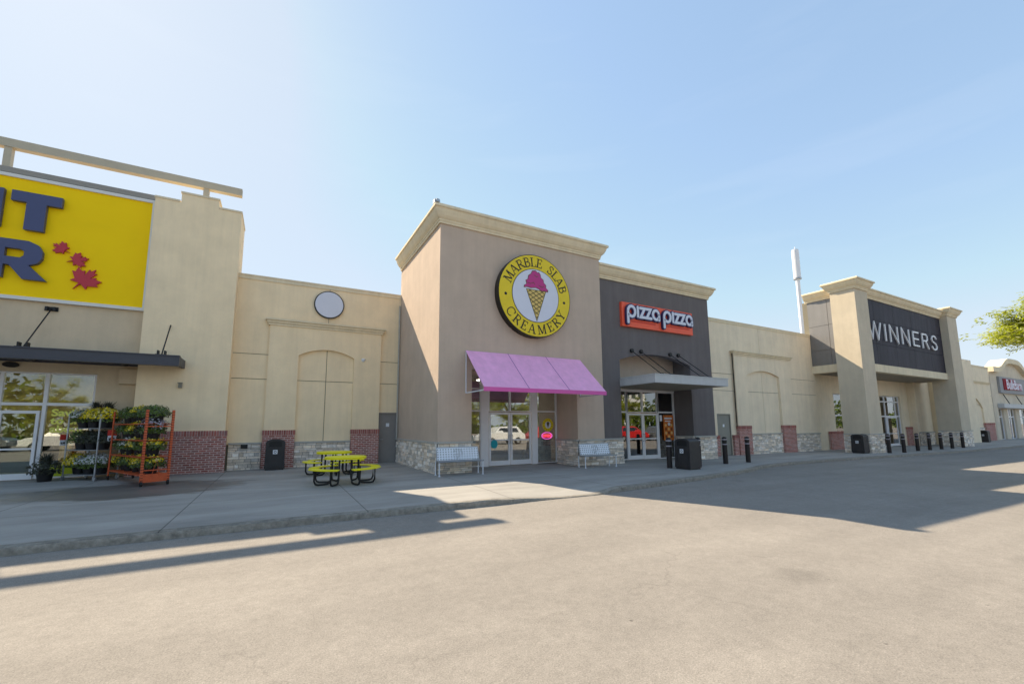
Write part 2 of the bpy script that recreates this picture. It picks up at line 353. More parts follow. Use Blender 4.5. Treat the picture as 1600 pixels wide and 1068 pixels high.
    def build(s, name, material, parent=None, smooth=False, local=False):
        me = bpy.data.meshes.new(name)
        vs = s.v
        if parent is not None and not local:
            rt = parent
            while rt.parent: rt = rt.parent
            inv = (Matrix.Translation(rt.location) @ Matrix.Rotation(rt.rotation_euler.z, 4, 'Z')).inverted()
            vs = [tuple(inv @ Vector(p)) for p in vs]
        me.from_pydata(vs, [], s.f)
        mats = material if isinstance(material, (list, tuple)) else [material]
        for q in mats: me.materials.append(q)
        if len(mats) > 1: me.polygons.foreach_set('material_index', s.m)
        bm = bmesh.new(); bm.from_mesh(me); bmesh.ops.recalc_face_normals(bm, faces=bm.faces); bm.to_mesh(me); bm.free()
        if smooth:
            me.polygons.foreach_set('use_smooth', [True]*len(me.polygons))
            try: me.set_sharp_from_angle(angle=R_(35))
            except Exception: pass
        o = bpy.data.objects.new(name, me); col.objects.link(o)
        if parent is not None: o.parent = parent
        return o
def flat(name, mb, material, parent=None, **k):   # foliage: no normal recalculation needed
    return mb.build(name, material, parent, **k)
def tag(o, label=None, cat=None, group=None, kind=None):
    if label: o['label'] = label
    if cat: o['category'] = cat
    if group: o['group'] = group
    if kind: o['kind'] = kind
    return o
def thing(name, loc, label, cat, group=None, rz=0.0):
    o = bpy.data.objects.new(name, None); col.objects.link(o); o.location = loc; o.rotation_euler = (0, 0, rz); o.empty_display_size = 0.2
    return tag(o, label, cat, group)
KIDS = {}
def copy_thing(root, loc, rz=None, label=None, group=None, name=None):
    r = root.copy(); col.objects.link(r); r.location = loc
    if rz is not None: r.rotation_euler = (0, 0, rz)
    if label: r['label'] = label
    if group: r['group'] = group
    for ch in [c for c in bpy.data.objects if c.parent == root]:
        c = ch.copy(); col.objects.link(c); c.parent = r
        for g in [q for q in bpy.data.objects if q.parent == ch]:
            d = g.copy(); col.objects.link(d); d.parent = c
    return r
def arc(cx, cz, r, a0, a1, n): return [(cx+r*math.cos(R_(a0+(a1-a0)*i/n)), cz+r*math.sin(R_(a0+(a1-a0)*i/n))) for i in range(n+1)]
def seg_arch(x0, x1, zs, zt, n=14):
    """points of a segmental arch from (x1,zs) over (mid,zt) to (x0,zs)"""
    hw = (x1-x0)/2; rise = zt-zs; r = (hw*hw+rise*rise)/(2*rise); cx = (x0+x1)/2; cz = zt-r; a = math.asin(hw/r)
    return [(cx+r*math.sin(a-2*a*i/n), cz+r*math.cos(a-2*a*i/n)) for i in range(n+1)]
def lerp_tab(x, xs, ys):
    if x <= xs[0]: return ys[0]
    for i in range(len(xs)-1):
        if x <= xs[i+1]: return ys[i]+(ys[i+1]-ys[i])*(x-xs[i])/(xs[i+1]-xs[i])
    return ys[-1]
def gz(x): return lerp_tab(x, [8, 20, 32, 45, 60, 90], [0, -.15, -.23, -.30, -.36, -.42])

# ------------------------------------------------------------------ ground
xs = [-400, -60, -20] + [i*1.0 for i in range(-19, 100)] + [140, 250, 500]
ys = [-400, -120, -40, 0, 12, 40, 120, 500]
mb = MB()
vs = [(x, y, gz(x)-0.12) for y in ys for x in xs]; nx = len(xs)
mb.add(vs, [(j*nx+i, j*nx+i+1, (j+1)*nx+i+1, (j+1)*nx+i) for j in range(len(ys)-1) for i in range(nx-1)])
tag(mb.build('road', asphalt), 'pale sun bleached asphalt drive lane in front of the shops', None, None, 'structure')
CX = [-40, -3.2, 1.5, 5.5, 6.9, 7.6, 8.7, 10.5, 12.7, 14.4, 15.9, 17.2, 18.8, 20.5, 24, 30, 39, 53, 120]
CY = [8.6, 8.6, 8.55, 8.45, 8.38, 8.45, 8.58, 8.92, 9.3, 9.65, 10.05, 10.5, 10.85, 11.0, 11.05, 10.85, 10.5, 10.6, 10.6]
def cy(x): return lerp_tab(x, CX, CY)
def ch(x):      # curb height above the road: dropped kerb between x = 5.3 and 7.2
    if x < 4.2: return 0.12
    if x < 5.9: return 0.12-0.105*(x-4.2)/1.7
    if x < 6.9: return 0.015
    if x < 7.7: return 0.015+0.105*(x-6.9)/0.8
    return 0.12
xs = [-60, -40, -20, -10]+[-8+i*0.2 for i in range(0, 170)]+[26+i*0.5 for i in range(0, 60)]+[56, 60, 70, 90, 120]
vs_off = [0.16, 0.5, 1.0, 1.6, 2.4, 4, 8, 15.5]
mb = MB(); vs = []
for x in xs:
    for v in vs_off:
        k = max(0, 1-(v-0.16)/1.5); drop = (0.12-ch(x))*k
        y = cy(x)+v if v < 15 else 24.0
        vs.append((x, y, gz(x)-drop))
n = len(vs_off)
mb.add(vs, [(i*n+j, (i+1)*n+j, (i+1)*n+j+1, i*n+j+1) for i in range(len(xs)-1) for j in range(n-1)])
tag(mb.build('sidewalk', concm, smooth=True), 'grey concrete pavement along the shop fronts', None, None, 'structure')
mb = MB(); rows = []
rgc = random.Random(5)
for x in xs:
    h = ch(x); y = cy(x); z0 = gz(x)-0.12; j = rgc.uniform(-0.004, 0.004)
    rows.append([(x, y-0.02+j, z0-0.05), (x, y-0.015+j, z0+h*0.5), (x, y+j*2, z0+h-0.012), (x, y+0.02, z0+h+0.003), (x, y+0.165, z0+h+0.004), (x, y+0.166, z0+h-0.05)])
k = 6
mb.add([p for r in rows for p in r], [(i*k+j, (i+1)*k+j, (i+1)*k+j+1, i*k+j+1) for i in range(len(rows)-1) for j in range(k-1)])
mb.m = [1 if (i % (k-1)) < 2 else 0 for i in range(len(mb.f))]
curbf = mat('curb_face_grime', (0.28, 0.25, 0.21), rough=0.95, noise=0.35, nscale=9, bump=0.8, bscale=30)
tag(mb.build('curb', [curbm, curbf], smooth=True), 'worn concrete kerb edge along the drive lane', None, None, 'structure')

# ------------------------------------------------------------------ shared building pieces
CORN = [(0, 0), (0.07, 0), (0.07, 0.10), (0.10, 0.10), (0.10, 0.17), (0.16, 0.21), (0.24, 0.30), (0.31, 0.43), (0.35, 0.55), (0.42, 0.57), (0.42, 0.66), (0.38, 0.70), (0, 0.70)]
def cornice(parent, path, z, scale=1.0, name='cornice', m_=None, h=0.75, ret=0.0):
    prof = [(o*scale+0.002, z+q/0.70*h) for o, q in CORN]
    mb = MB(); mb.sweep(path, prof); return mb.build(name, m_ or trim, parent)
def stone_base(parent, pieces, z1, zb=None, seed=3, cap=True, name='stone_base'):
    """pieces: (plane, fixed, u0, u1). plane 'f' faces -y, 'l' faces -x, 'r' faces +x"""
    a = MB(); b = MB()
    for i, (pl, fx, u0, u1) in enumerate(pieces):
        z0 = (gz(u0) if pl == 'f' else gz(fx))-0.05
        fn = XZ(fx) if pl == 'f' else (YZn(fx) if pl == 'l' else (lambda X: (lambda u, v, w: (X+w, u, v)))(fx))
        fb = fn
        a.mi = 0; a.masonry((lambda f: (lambda u, v, w: f(u, v, w+0.045)))(fb), u0, u1, z0, z1, 'stone', seed=seed+i)
        a.mi = 1; a.prism(fb, [(u0, z0), (u1, z0), (u1, z1), (u0, z1)], 0.0, 0.035)
        if cap:
            e = 0.10 if pl == 'f' else 0.0
            b.prism(fb, [(u0, z1), (u1, z1), (u1, z1+0.065), (u0, z1+0.065)], 0.001, 0.115 if pl == 'f' else 0.113)
    o = a.build(name, [stone, stonej], parent)
    if cap: b.build('stone_cap', capst, parent)
    return o
def brick_base(parent, u0, u1, yf, z1, yb, seed=1, left=True, right=True, name='brick_base'):
    a = MB(); z0 = gz(u0)-0.05
    a.mi = 1; a.box(u0+0.012, u1-0.012, yf+0.012, yb, z0, z1-0.01)
    a.mi = 0; a.masonry(XZ(yf+0.012), u0+0.0, u1-0.0, z0, z1, 'brick', seed=seed)
    if left: a.masonry(YZn(u0+0.013), yf+0.012, yb, z0, z1, 'brick', seed=seed+1)
    if right: a.masonry((lambda X: (lambda u, v, w: (X+w, u, v)))(u1-0.013), yf+0.012, yb, z0, z1, 'brick', seed=seed+2)
    return a.build(name, [brick, mortar], parent)
def frame_grid(parent, xs_, zs_, y, bar=0.06, depth=0.10, glassm=None, name='window', zbase=None, material=None):
    """glazing: vertical bars at xs_, horizontal bars at zs_ ; child pane"""
    a = MB(); z0, z1 = zs_[0], zs_[-1]
    for x in xs_: a.box(x-bar/2, x+bar/2, y-depth/2, y+depth/2, z0, z1)
    for z in zs_:
        for x0, x1 in zip(xs_[:-1], xs_[1:]): a.box(x0+bar/2, x1-bar/2, y-depth/2+0.006, y+depth/2-0.006, z-bar/2 if z not in (z0,) else z, z+bar/2 if z != z1 else z)
    w = a.build(name, material or alu, parent)
    g = MB(); g.box(xs_[0], xs_[-1], y-0.004, y+0.004, z0+0.01, z1-0.01); g.build('pane', glassm or glass, w)
    return w
def door_leaf(parent, x0, x1, z0, z1, y, hinge=-1, glassm=None, mid=1.0):
    a = MB(); s = 0.075; d = 0.05
    a.box(x0, x0+s, y-d, y+d*0.4, z0+0.02, z1); a.box(x1-s, x1, y-d, y+d*0.4, z0+0.02, z1)
    a.box(x0+s, x1-s, y-d+0.003, y+d*0.4, z1-0.09, z1); a.box(x0+s, x1-s, y-d+0.003, y+d*0.4, z0+0.02, z0+0.20)
    a.box(x0+s, x1-s, y-d+0.006, y+d*0.3, z0+mid-0.025, z0+mid+0.025)
    o = a.build('door', alu, parent)
    g = MB(); g.box(x0+s, x1-s, y-0.02, y-0.012, z0+0.19, z1-0.08); g.build('pane', glassm or glass, o)
    h = MB(); hx = x1-0.04 if hinge < 0 else x0+0.04
    h.tube([(hx, y-d, z0+0.85), (hx, y-d-0.06, z0+0.88), (hx, y-d-0.06, z0+1.18), (hx, y-d, z0+1.21)], 0.012, 6); h.build('handle', galv, o)
    return o
def interior(parent, x0, x1, y0, y1, z0, z1, lamps, stuff=(), wallm=None):
    a = MB(); e = 0.02
    a.mi = 0
    a.box(x0, x1, y1, y1+e, z0, z1); a.box(x0-e, x0, y0, y1, z0, z1); a.box(x1, x1+e, y0, y1, z0, z1); a.box(x0, x1, y0, y1, z1, z1+e)
    a.mi = 1; a.box(x0, x1, y0, y1, z0+0.01, z0+0.03)
    a.mi = 2
    for lx, ly, lw, ll in lamps: a.box(lx-lw/2, lx+lw/2, ly-ll/2, ly+ll/2, z1-0.05, z1-0.01)
    cols = [wallm or room, roomf, lampw]
    for i, (q, mt) in enumerate(stuff):
        a.mi = len(cols); cols.append(mt); a.box(*q)
    return a.build('interior', cols, parent)
def text_into(mb, s, size, fn, u, v, w0, w1, sx=1.0, bold=0.0, align='LEFT'):
    cu = bpy.data.curves.new('t', 'FONT'); cu.body = s; cu.size = size; cu.offset = bold; cu.align_x = align; cu.resolution_u = 3
    ob = bpy.data.objects.new('t', cu); col.objects.link(ob); me = bpy.data.meshes.new_from_object(ob)
    vv = [p.co.copy() for p in me.vertices]; n = len(vv)
    ec = {}
    for p in me.polygons:
        for e in p.edge_keys: ec[e] = ec.get(e, 0)+1
    fs = [tuple(p.vertices) for p in me.polygons]+[tuple(i+n for i in p.vertices) for p in me.polygons]
    fs += [(a, b, b+n, a+n) for (a, b), c in ec.items() if c == 1]
    mb.add([fn(u+p.x*sx, v+p.y, w0) for p in vv]+[fn(u+p.x*sx, v+p.y, w1) for p in vv], fs)
    bpy.data.objects.remove(ob); bpy.data.meshes.remove(me); bpy.data.curves.remove(cu)
def stroke(mb, fn, pts, w, w0, w1, rnd=False):
    """a flat stroke of width w along a polyline in (u,v), extruded"""
    P = [Vector(p) for p in pts]; n = len(P); Lf = []; Rt = []
    for i in range(n):
        d0 = (P[i]-P[i-1]).normalized() if i else None; d1 = (P[i+1]-P[i]).normalized() if i < n-1 else None
        n0 = Vector((-d0.y, d0.x)) if d0 else None; n1 = Vector((-d1.y, d1.x)) if d1 else None
        if n0 is None: o = n1
        elif n1 is None: o = n0
        else: o = (n0+n1)/max(0.45, (1+n0.dot(n1)))
        Lf.append(P[i]+o*w/2); Rt.append(P[i]-o*w/2)
    m_ = 2*n; vs = []
    for ww in (w0, w1): vs += [fn(p.x, p.y, ww) for p in Lf]+[fn(p.x, p.y, ww) for p in Rt]
    fs = []
    for i in range(n-1):
        fs += [(i, i+1, n+i+1, n+i), (m_+i, m_+n+i, m_+n+i+1, m_+i+1), (i, m_+i, m_+i+1, i+1), (n+i, n+i+1, m_+n+i+1, m_+n+i)]
    fs += [(0, n, m_+n, m_), (n-1, m_+n-1, m_+2*n-1, 2*n-1)]
    mb.add(vs, fs)
    if rnd:
        for p in (P[0], P[-1]): mb.prism(fn, arc(p.x, p.y, w/2, 0, 345, 15), w0, w1-0.001)

# ================================================================== 1. yellow-sign store (left)
A = thing('store_building', (-15, 18.5, 0), 'tan store building at far left with yellow sign, dark canopy and stepped pilaster', 'building')
YS = 18.95
mb = MB()
# sign wall with the entrance opening (glazing -12.4..-5.33, z up to 3.4)
mb.prism(XZ(19.3), [(-45, -0.1), (-12.345, -0.1), (-12.345, 3.362), (-5.316, 3.362), (-5.316, -0.1), (-4.0, -0.1), (-4.0, 9.75), (-45, 9.75)], 0.0, 0.30)
mb.box(-45, -4.2, 19.3, 40, 9.3, 9.5); mb.box(-4.4, -4.2, 19.3, 40, 0, 9.5); mb.box(-45, -44.8, 19.3, 40, 0, 9.5)
mb.build('wall', taupe_gt, A)
mb = MB(); mb.box(-45, -4.19, 18.93, 19.5, 9.75, 9.93); mb.build('parapet_cap', mat('grey_coping', (0.30, 0.28, 0.25), rough=0.6), A)
mb = MB()
xa, xb = -4.19, -1.60
mb.prism(XZ(20.2), [(xa, -0.1), (xb, -0.1), (xb, 9.70), (-2.33, 9.70), (-2.33, 10.02), (-3.46, 10.02), (-3.46, 9.68), (xa, 9.68)], 0.0, 1.7)
mb.build('pilaster', cream, A)
mb = MB()
for x0, x1, z in ((xa-0.02, -3.485, 9.68), (-3.485, -2.305, 10.02), (-2.305, xb+0.02, 9.70)):
    mb.box(x0, x1, 18.475, 20.22, z+0.001, z+0.07)
mb.build('pilaster_cap', trim, A)
brick_base(A, -4.25, -1.53, 18.40, 1.46, 18.52, seed=11)
# entrance glazing
frame_grid(A, [-12.3, -9.2, -7.55, -6.53, -5.36], [0.02, 2.35, 3.36], 19.2, 0.09, 0.12, glassg)
door_leaf(A, -7.50, -6.60, 0.0, 2.14, 19.14, 1, glassg, 0.95); door_leaf(A, -9.1, -7.60, 0.0, 2.14, 19.14, -1, glassg, 0.95)
interior(A, -13.5, -4.6, 19.35, 27, 0, 4.0, [(-6, 22, 0.2, 2.4), (-8, 22, 0.2, 2.4), (-10, 22, 0.2, 2.4), (-12, 23, 0.2, 2.4), (-7, 25, 0.2, 1.6)],
         [((-8.6, -6.8, 21.0, 21.5, 0.1, 1.3), blackm), ((-6.2, -5.4, 20.6, 21.2, 0.1, 1.5), mat('shelf_orange', (0.5, 0.22, 0.03), noise=0.4, nscale=6)), ((-13, -9.5, 23, 23.5, 0.1, 2.0), mat('shelf_stock', (0.3, 0.22, 0.1), noise=0.6, nscale=5)),
          ((-8.4, -5.0, 24.5, 25.0, 0.1, 1.9), mat('shelf_stock2', (0.35, 0.28, 0.12), noise=0.6, nscale=4))], mat('warm_interior', (0.42, 0.33, 0.15), noise=0.3, nscale=2))
# white lettering on the glass
for i, s in enumerate(('Savings', 'to smile', 'about')):
    lt = MB(); text_into(lt, s, 0.31, XZ(19.195), -6.36, 1.98-0.26*i, 0.006, 0.010, 1.15, 0.010); lt.build('window_lettering', mat('lime_vinyl', (0.88, 0.86, 0.16), rough=0.5), A)
lt = MB(); text_into(lt, 't', 0.42, XZ(19.195), -7.60, 2.80, 0.006, 0.010, 1.1, 0.01); lt.build('window_lettering', whitep, A)
mb = MB(); mb.box(-6.30, -5.42, 19.17, 19.18, 0.05, 0.42); mb.build('window_decal', mat('lime_decal', (0.5, 0.55, 0.03)), A)
mb = MB(); mb.prism(XZ(19.0), [(-7.32+0.17*math.cos(a*PI/8), 3.55+0.085*math.sin(a*PI/8)) for a in range(16)], 0.0, 0.13); mb.build('door_sensor', blackm, A)
mb = MB(); mb.box(-4.72, -4.25, 18.80, 18.998, 3.05, 3.55); mb.build('junction_box', taupe_gt, A)
# canopy
mb = MB(); mb.box(-14, -2.92, 17.45, 17.62, 3.62, 3.90); mb.box(-14, -2.92, 17.42, 17.65, 3.90, 3.935); mb.box(-14, -2.92, 17.42, 17.65, 3.585, 3.62)
mb.box(-3.02, -2.92, 17.65, 18.49, 3.62, 3.9)
for k in range(5):
    x = -4.6-2.2*k; mb.box(x-0.05, x+0.05, 17.65, 18.99, 3.66, 3.86)
mb.box(-14, -4.2, 18.85, 18.98, 3.66, 3.9); mb.box(-14, -4.2, 17.66, 18.84, 3.88, 3.93); mb.box(-4.2, -3.03, 17.66, 18.48, 3.88, 3.93)
cp = mb.build('canopy', aludark, A)
for (x, zt, yt) in ((-6.6, 5.42, 19.0), (-3.42, 5.12, 18.5), (-10.6, 5.42, 19.0)):
    mb = MB(); mb.tube([(x, 17.6, 3.95), (x, yt-0.02, zt)], 0.02, 6)
    for d in (-0.09, 0.09): mb.box(x+d-0.02, x+d+0.02, 17.5, 17.68, 3.935, 4.08)
    mb.box(x-0.15, x+0.15, 17.48, 17.70, 3.935, 3.955)
    if yt > 18.8: mb.box(x-0.16, x+0.16, yt-0.03, yt-0.001, zt-0.07, zt+0.07); mb.box(x-0.12, x-0.07, yt-0.11, yt-0.03, zt-0.06, zt+0.06); mb.box(x+0.07, x+0.12, yt-0.11, yt-0.03, zt-0.06, zt+0.06)
    mb.build('support_rod', blackm, cp)
# roof beam on posts above
mb = MB(); mb.hexa([(-22, 18.95, 10.62), (-1.68, 18.95, 10.62), (-1.68, 19.19, 10.62), (-22, 19.19, 10.62)], [(-22, 18.95, 10.90), (-1.68, 18.95, 10.90), (-1.68, 19.19, 10.90), (-22, 19.19, 10.90)])
rb = mb.build('roof_beam', mat('beam_paint', (0.50, 0.44, 0.33), rough=0.6, noise=0.05), A)
for x, z in ((-2.83, 10.05), (-8.08, 9.9), (-13.5, 9.9)):
    mb = MB(); mb.box(x-0.09, x+0.09, 18.98, 19.16, z-0.2, 10.622); mb.build('beam_post', MAT['beam_paint'], rb)
# the sign: yellow board with navy letters
SG = thing('shop_sign', (-9.5, 18.9, 5.7), 'large yellow store sign with navy letters and red maple leaves at far left', 'sign')
mb = MB(); mb.box(-16.6, -4.30, 18.93, 18.995, 5.68, 9.62); mb.build('sign_board', yellow, SG)
mb = MB(); t_ = 0.11
mb.box(-16.7, -4.22, 18.88, 18.99, 5.62, 5.62+t_); mb.box(-16.7, -4.22, 18.88, 18.99, 9.60, 9.60+t_); mb.box(-4.33, -4.22, 18.882, 18.988, 5.62+t_, 9.60)
mb.box(-16.7, -16.59, 18.882, 18.988, 5.62+t_, 9.60)
mb.build('sign_frame', mat('white_sign_trim', (0.72, 0.71, 0.68), rough=0.5), SG)
H1 = 1.25; S1 = 0.46
def block_letter(mb, ch_, x, z, W=1.30, H=H1, s=S1):
    f = XZ(18.93)
    def poly(p, holes=()): mb.prism(f, [(x+a, z+b) for a, b in p], 0.03, 0.16, [[(x+a, z+b) for a, b in h] for h in holes])
    if ch_ == 'I': poly([(0, 0), (s, 0), (s, H), (0, H)])
    elif ch_ == 'T': poly([(W/2-s/2, 0), (W/2+s/2, 0), (W/2+s/2, H-0.34), (W, H-0.34), (W, H), (0, H), (0, H-0.34), (W/2-s/2, H-0.34)])
    elif ch_ == 'N': poly([(0, 0), (s*.9, 0), (s*.9, H*.55), (W-s*.9, 0), (W, 0), (W, H), (W-s*.9, H), (W-s*.9, H*.45), (s*.9, H), (0, H)])
    elif ch_ == 'E': poly([(0, 0), (W*.9, 0), (W*.9, .31), (s, .31), (s, .47), (W*.84, .47), (W*.84, .77), (s, .77), (s, .94), (W*.9, .94), (W*.9, H), (0, H)])
    elif ch_ == 'A': poly([(0, 0), (s, 0), (s+.07, .22), (W-s+.05, .22), (W-s+.12, 0), (W+.12, 0), (W*.72, H), (W*.36, H)], [[(s+.16, .48), (W*.54, .95), (W-s-.05, .48)]])
    elif ch_ == 'G': poly([(W, .78), (W, .98), (W*.9, 1.15), (W*.72, H), (W*.28, H), (.1, 1.12), (0, .85), (0, .4), (.1, .13), (W*.28, 0), (W*.72, 0), (W, .14), (W, .68), (W*.55, .68), (W*.55, .42), (W-.4, .42), (W-.4, .32), (W*.66, .28), (W*.38, .28), (s, .42), (s, .83), (W*.38, .97), (W*.6, .97), (W-.44, .86), (W-.42, .78)])
    elif ch_ == 'R': poly([(0, 0), (s, 0), (s, .42), (s+.12, .42), (W*.70, 0), (W*1.12, 0), (W*.78, .46), (W*.93, .55), (W, .72), (W, .95), (W*.92, 1.14), (W*.74, H), (0, H)], [[(s, .68), (s, .96), (W*.62, .96), (W*.68, .89), (W*.68, .76), (W*.62, .68)]])
x0 = -7.77
lets = [('T', -7.77, 7.88, 1.17), ('N', -9.30, 7.88, 1.36), ('A', -10.95, 7.88, 1.40), ('I', -11.62, 7.88, 1.3), ('G', -13.25, 7.88, 1.42),
        ('R', -8.20, 6.26, 1.30), ('E', -9.62, 6.26, 1.30), ('G', -11.20, 6.26, 1.40), ('I', -11.85, 6.26, 1.3), ('T', -13.15, 6.26, 1.15)]
for c_, x, z, w in lets:
    mb = MB(); block_letter(mb, c_, x, z, w); mb.build('letter', navy, SG)
leafp = [(0, -.5), (.03, -.18), (.30, -.26), (.24, -.12), (.5, .08), (.40, .12), (.45, .32), (.26, .26), (.22, .34), (.1, .18), (.14, .48), (.06, .42), (0, .6), (-.06, .42), (-.14, .48), (-.1, .18), (-.22, .34), (-.26, .26), (-.45, .32), (-.40, .12), (-.5, .08), (-.24, -.12), (-.30, -.26), (-.03, -.18)]
for cx_, cz_, sc, rot in ((-6.50, 7.45, 0.46, 60), (-6.12, 7.12, 0.52, -70), (-5.90, 6.47, 0.82, -35)):
    c, s_ = math.cos(R_(rot)), math.sin(R_(rot))
    mb = MB(); mb.prism(XZ(18.93), [(cx_+sc*(a*c-b*s_), cz_+sc*(a*s_+b*c)) for a, b in leafp], 0.01, 0.07); mb.build('maple_leaf', maple, SG)
mb = MB(); mb.box(-3.05, -2.95, 18.42, 18.499, 2.94, 3.12); mb.box(-3.07, -2.93, 18.38, 18.42, 3.10, 3.13)
tag(mb.build('wall_light', mat('light_body', (0.25, 0.24, 0.2))), 'tiny square wall fixture on the cream pilaster beside the yellow sign', 'wall light')

# ================================================================== 2. link wall with blind arch
def joint_wall(parent, fn, x0, x1, z0, z1, xj=(), zj=(), w=0.018, depth=0.04, name='wall_panel', m_=None):
    """stucco panels separated by real recessed joints"""
    a = MB(); X = [x0]+list(xj)+[x1]; Z = [z0]+list(zj)+[z1]
    for i in range(len(X)-1):
        for j in range(len(Z)-1):
            xa_, xb_ = X[i]+(w/2 if i else 0), X[i+1]-(w/2 if i < len(X)-2 else 0)
            za_, zb_ = Z[j]+(w/2 if j else 0), Z[j+1]-(w/2 if j < len(Z)-2 else 0)
            a.prism(fn, [(xa_, za_), (xb_, za_), (xb_, zb_), (xa_, zb_)], 0.0, depth)
    return a.build(name, m_ or cream, parent)
def link_wall(name, loc, label, Y, X0, X1, P0, P1, A0, A1, m_, ztop=7.50, door=None, back=40, seed=5, corn_z=5.57, springs=4.43, crown=4.72, hj=(3.42, 4.39), doorm=None):
    B = thing(name, loc, label, 'building'); g = gz((X0+X1)/2)-0.1; F_ = XZ(Y)
    dh = []
    outer = [(X0, g), (X1, g), (X1, ztop-0.04), (X0, ztop-0.04)]
    if door:
        outer = [(X0, g), (door[0], g), (door[0], door[2]), (door[1], door[2]), (door[1], g), (X1, g), (X1, ztop-0.04), (X0, ztop-0.04)]
    mb = MB(); mb.prism(XZ(Y+0.04), outer, -0.3, 0.0); mb.box(X0, X1, Y+0.35, back, ztop-0.6, ztop-0.5); mb.build('wall', jointm, B)
    top = ztop-0.02
    # left and right fields
    def fld(xa_, xb_):
        a = MB(); Z = [0.93]+list(hj)+[top]
        for j in range(len(Z)-1):
            za_, zb_ = Z[j]+(0.012 if j else 0), Z[j+1]-(0.012 if j < len(Z)-2 else 0)
            if door and xa_ <= door[0] and xb_ >= door[1] and j == 0:
                a.prism(F_, [(xa_, g), (door[0], g), (door[0], door[2]), (door[1], door[2]), (door[1], g), (xb_, g), (xb_, zb_), (xa_, zb_)], -0.035, 0.0)
            else: a.prism(F_, [(xa_, za_), (xb_, za_), (xb_, zb_), (xa_, zb_)], -0.035, 0.0)
        return a.build('wall_panel', m_, B)
    fld(X0, P0); fld(P1, X1)
    xm = (A0+A1)/2
    a = MB()
    for xa_, xb_ in ((P0, xm-0.01), (xm+0.01, P1)): a.prism(F_, [(xa_, corn_z-0.1), (xb_, corn_z-0.1), (xb_, top), (xa_, top)], -0.035, 0.0)
    a.build('wall_panel', m_, B)
    # raised surround with arched opening
    a = MB()
    outer = [(P0, 1.40), (A0, 1.40)]+list(reversed(seg_arch(A0, A1, springs, crown)))+[(A1, 1.40), (P1, 1.40), (P1, corn_z), (P0, corn_z)]
    a.prism(F_, outer, 0.001, 0.13); a.build('arch_surround', m_, B)
    # arch infill in four pieces
    a = MB(); pts = seg_arch(A0, A1, springs, crown, 24); gp = 0.012
    rt = [p for p in pts if p[0] >= xm+gp]; lf = [p for p in pts if p[0] <= xm-gp]; zc = hj[0]
    a.prism(F_, [(A0, 0.93), (xm-gp, 0.93), (xm-gp, zc-gp), (A0, zc-gp)], -0.035, 0.0); a.prism(F_, [(xm+gp, 0.93), (A1, 0.93), (A1, zc-gp), (xm+gp, zc-gp)], -0.035, 0.0)
    a.prism(F_, [(xm+gp, zc+gp), (A1, zc+gp)]+rt+[(xm+gp, pts[12][1])], -0.035, 0.0)
    a.prism(F_, [(xm-gp, pts[12][1])]+lf+[(A0, zc+gp), (xm-gp, zc+gp)], -0.035, 0.0)
    a.build('arch_panel', m_, B)
    prof = [(0, 0), (0.04, 0), (0.04, 0.06), (0.09, 0.10), (0.09, 0.17), (0.15, 0.19), (0.15, 0.25), (0, 0.25)]
    a = MB(); a.sweep([(P0-0.02, Y+0.001), (P0-0.02, Y-0.13), (P1+0.02, Y-0.13), (P1+0.02, Y+0.001)], [(o, corn_z+z) for o, z in prof]); a.build('moulding', trim, B)
    a = MB(); a.box(X0, X1, Y-0.045, Y+0.36, ztop-0.02, ztop+0.03); a.box(X0, X1, Y-0.03, Y+0.0005, ztop-0.16, ztop-0.02); a.build('parapet_cap', trim, B)
    brick_base(B, P0-0.03, A0+0.02, Y-0.19, 1.45, Y-0.005, seed=seed); brick_base(B, A1-0.02, P1+0.03, Y-0.19, 1.45, Y-0.005, seed=seed+3)
    stone_base(B, [('f', Y+0.0-0.001, A0+0.02, A1-0.02)], 0.93, seed=seed+9)
    if door:
        d0, d1, dz = door; gd = gz(d0)
        a = MB(); a.box(d0+0.05, d1-0.05, Y+0.05, Y+0.09, gd+0.01, dz-0.05); dr = a.build('door', doorm or doorg, B)
        h = MB(); h.tube([(d0+0.12, Y+0.05, gd+1.0), (d0+0.12, Y-0.0, gd+1.0), (d0+0.24, Y-0.0, gd+1.0)], 0.012, 6); h.build('handle', galv, dr)
        n_ = MB(); n_.box((d0+d1)/2-0.07, (d0+d1)/2+0.07, Y+0.044, Y+0.049, gd+1.55, gd+1.70); n_.build('notice', whitep, dr)
        a = MB(); a.box(d0, d0+0.05, Y-0.005, Y+0.1, gd, dz); a.box(d1-0.05, d1, Y-0.005, Y+0.1, gd, dz); a.box(d0+0.05, d1-0.05, Y-0.005, Y+0.1, dz-0.05, dz); a.build('door_frame', doorm or doorg, B)
    return B
B = link_wall('wall_building', (1.5, 19.1, 0), 'cream stucco wall section with blind arch behind the yellow picnic tables', 19.1, -1.60, 4.72, -0.42, 3.86, 0.64, 2.76, cream, door=(3.86, 4.70, 2.16), seed=21)
stone_base(B, [('f', 19.099, -1.52, -0.46)], 0.93, seed=44)
mb = MB(); mb.box(-1.12, -0.90, 19.0, 19.02, 0.78, 0.93); mb.build('vent_grille', blackm, B)
mb = MB(); mb.tube([(4.66, 19.02, 7.0), (4.66, 19.02, 1.05)], 0.035, 8); mb.build('downpipe', capst, B)
D = thing('shop_sign', (1.69, 19.0, 6.66), 'round white disc sign with black rim high on the cream wall', 'sign')
mb = MB(); mb.prism(XZ(19.1), arc(1.69, 6.66, 0.585, 0, 354, 59), 0.0, 0.10); mb.build('sign_rim', blk, D)
mb = MB(); mb.prism(XZ(19.0), arc(1.69, 6.66, 0.545, 0, 354, 59), 0.0, 0.012); mb.build('sign_face', whitef, D)
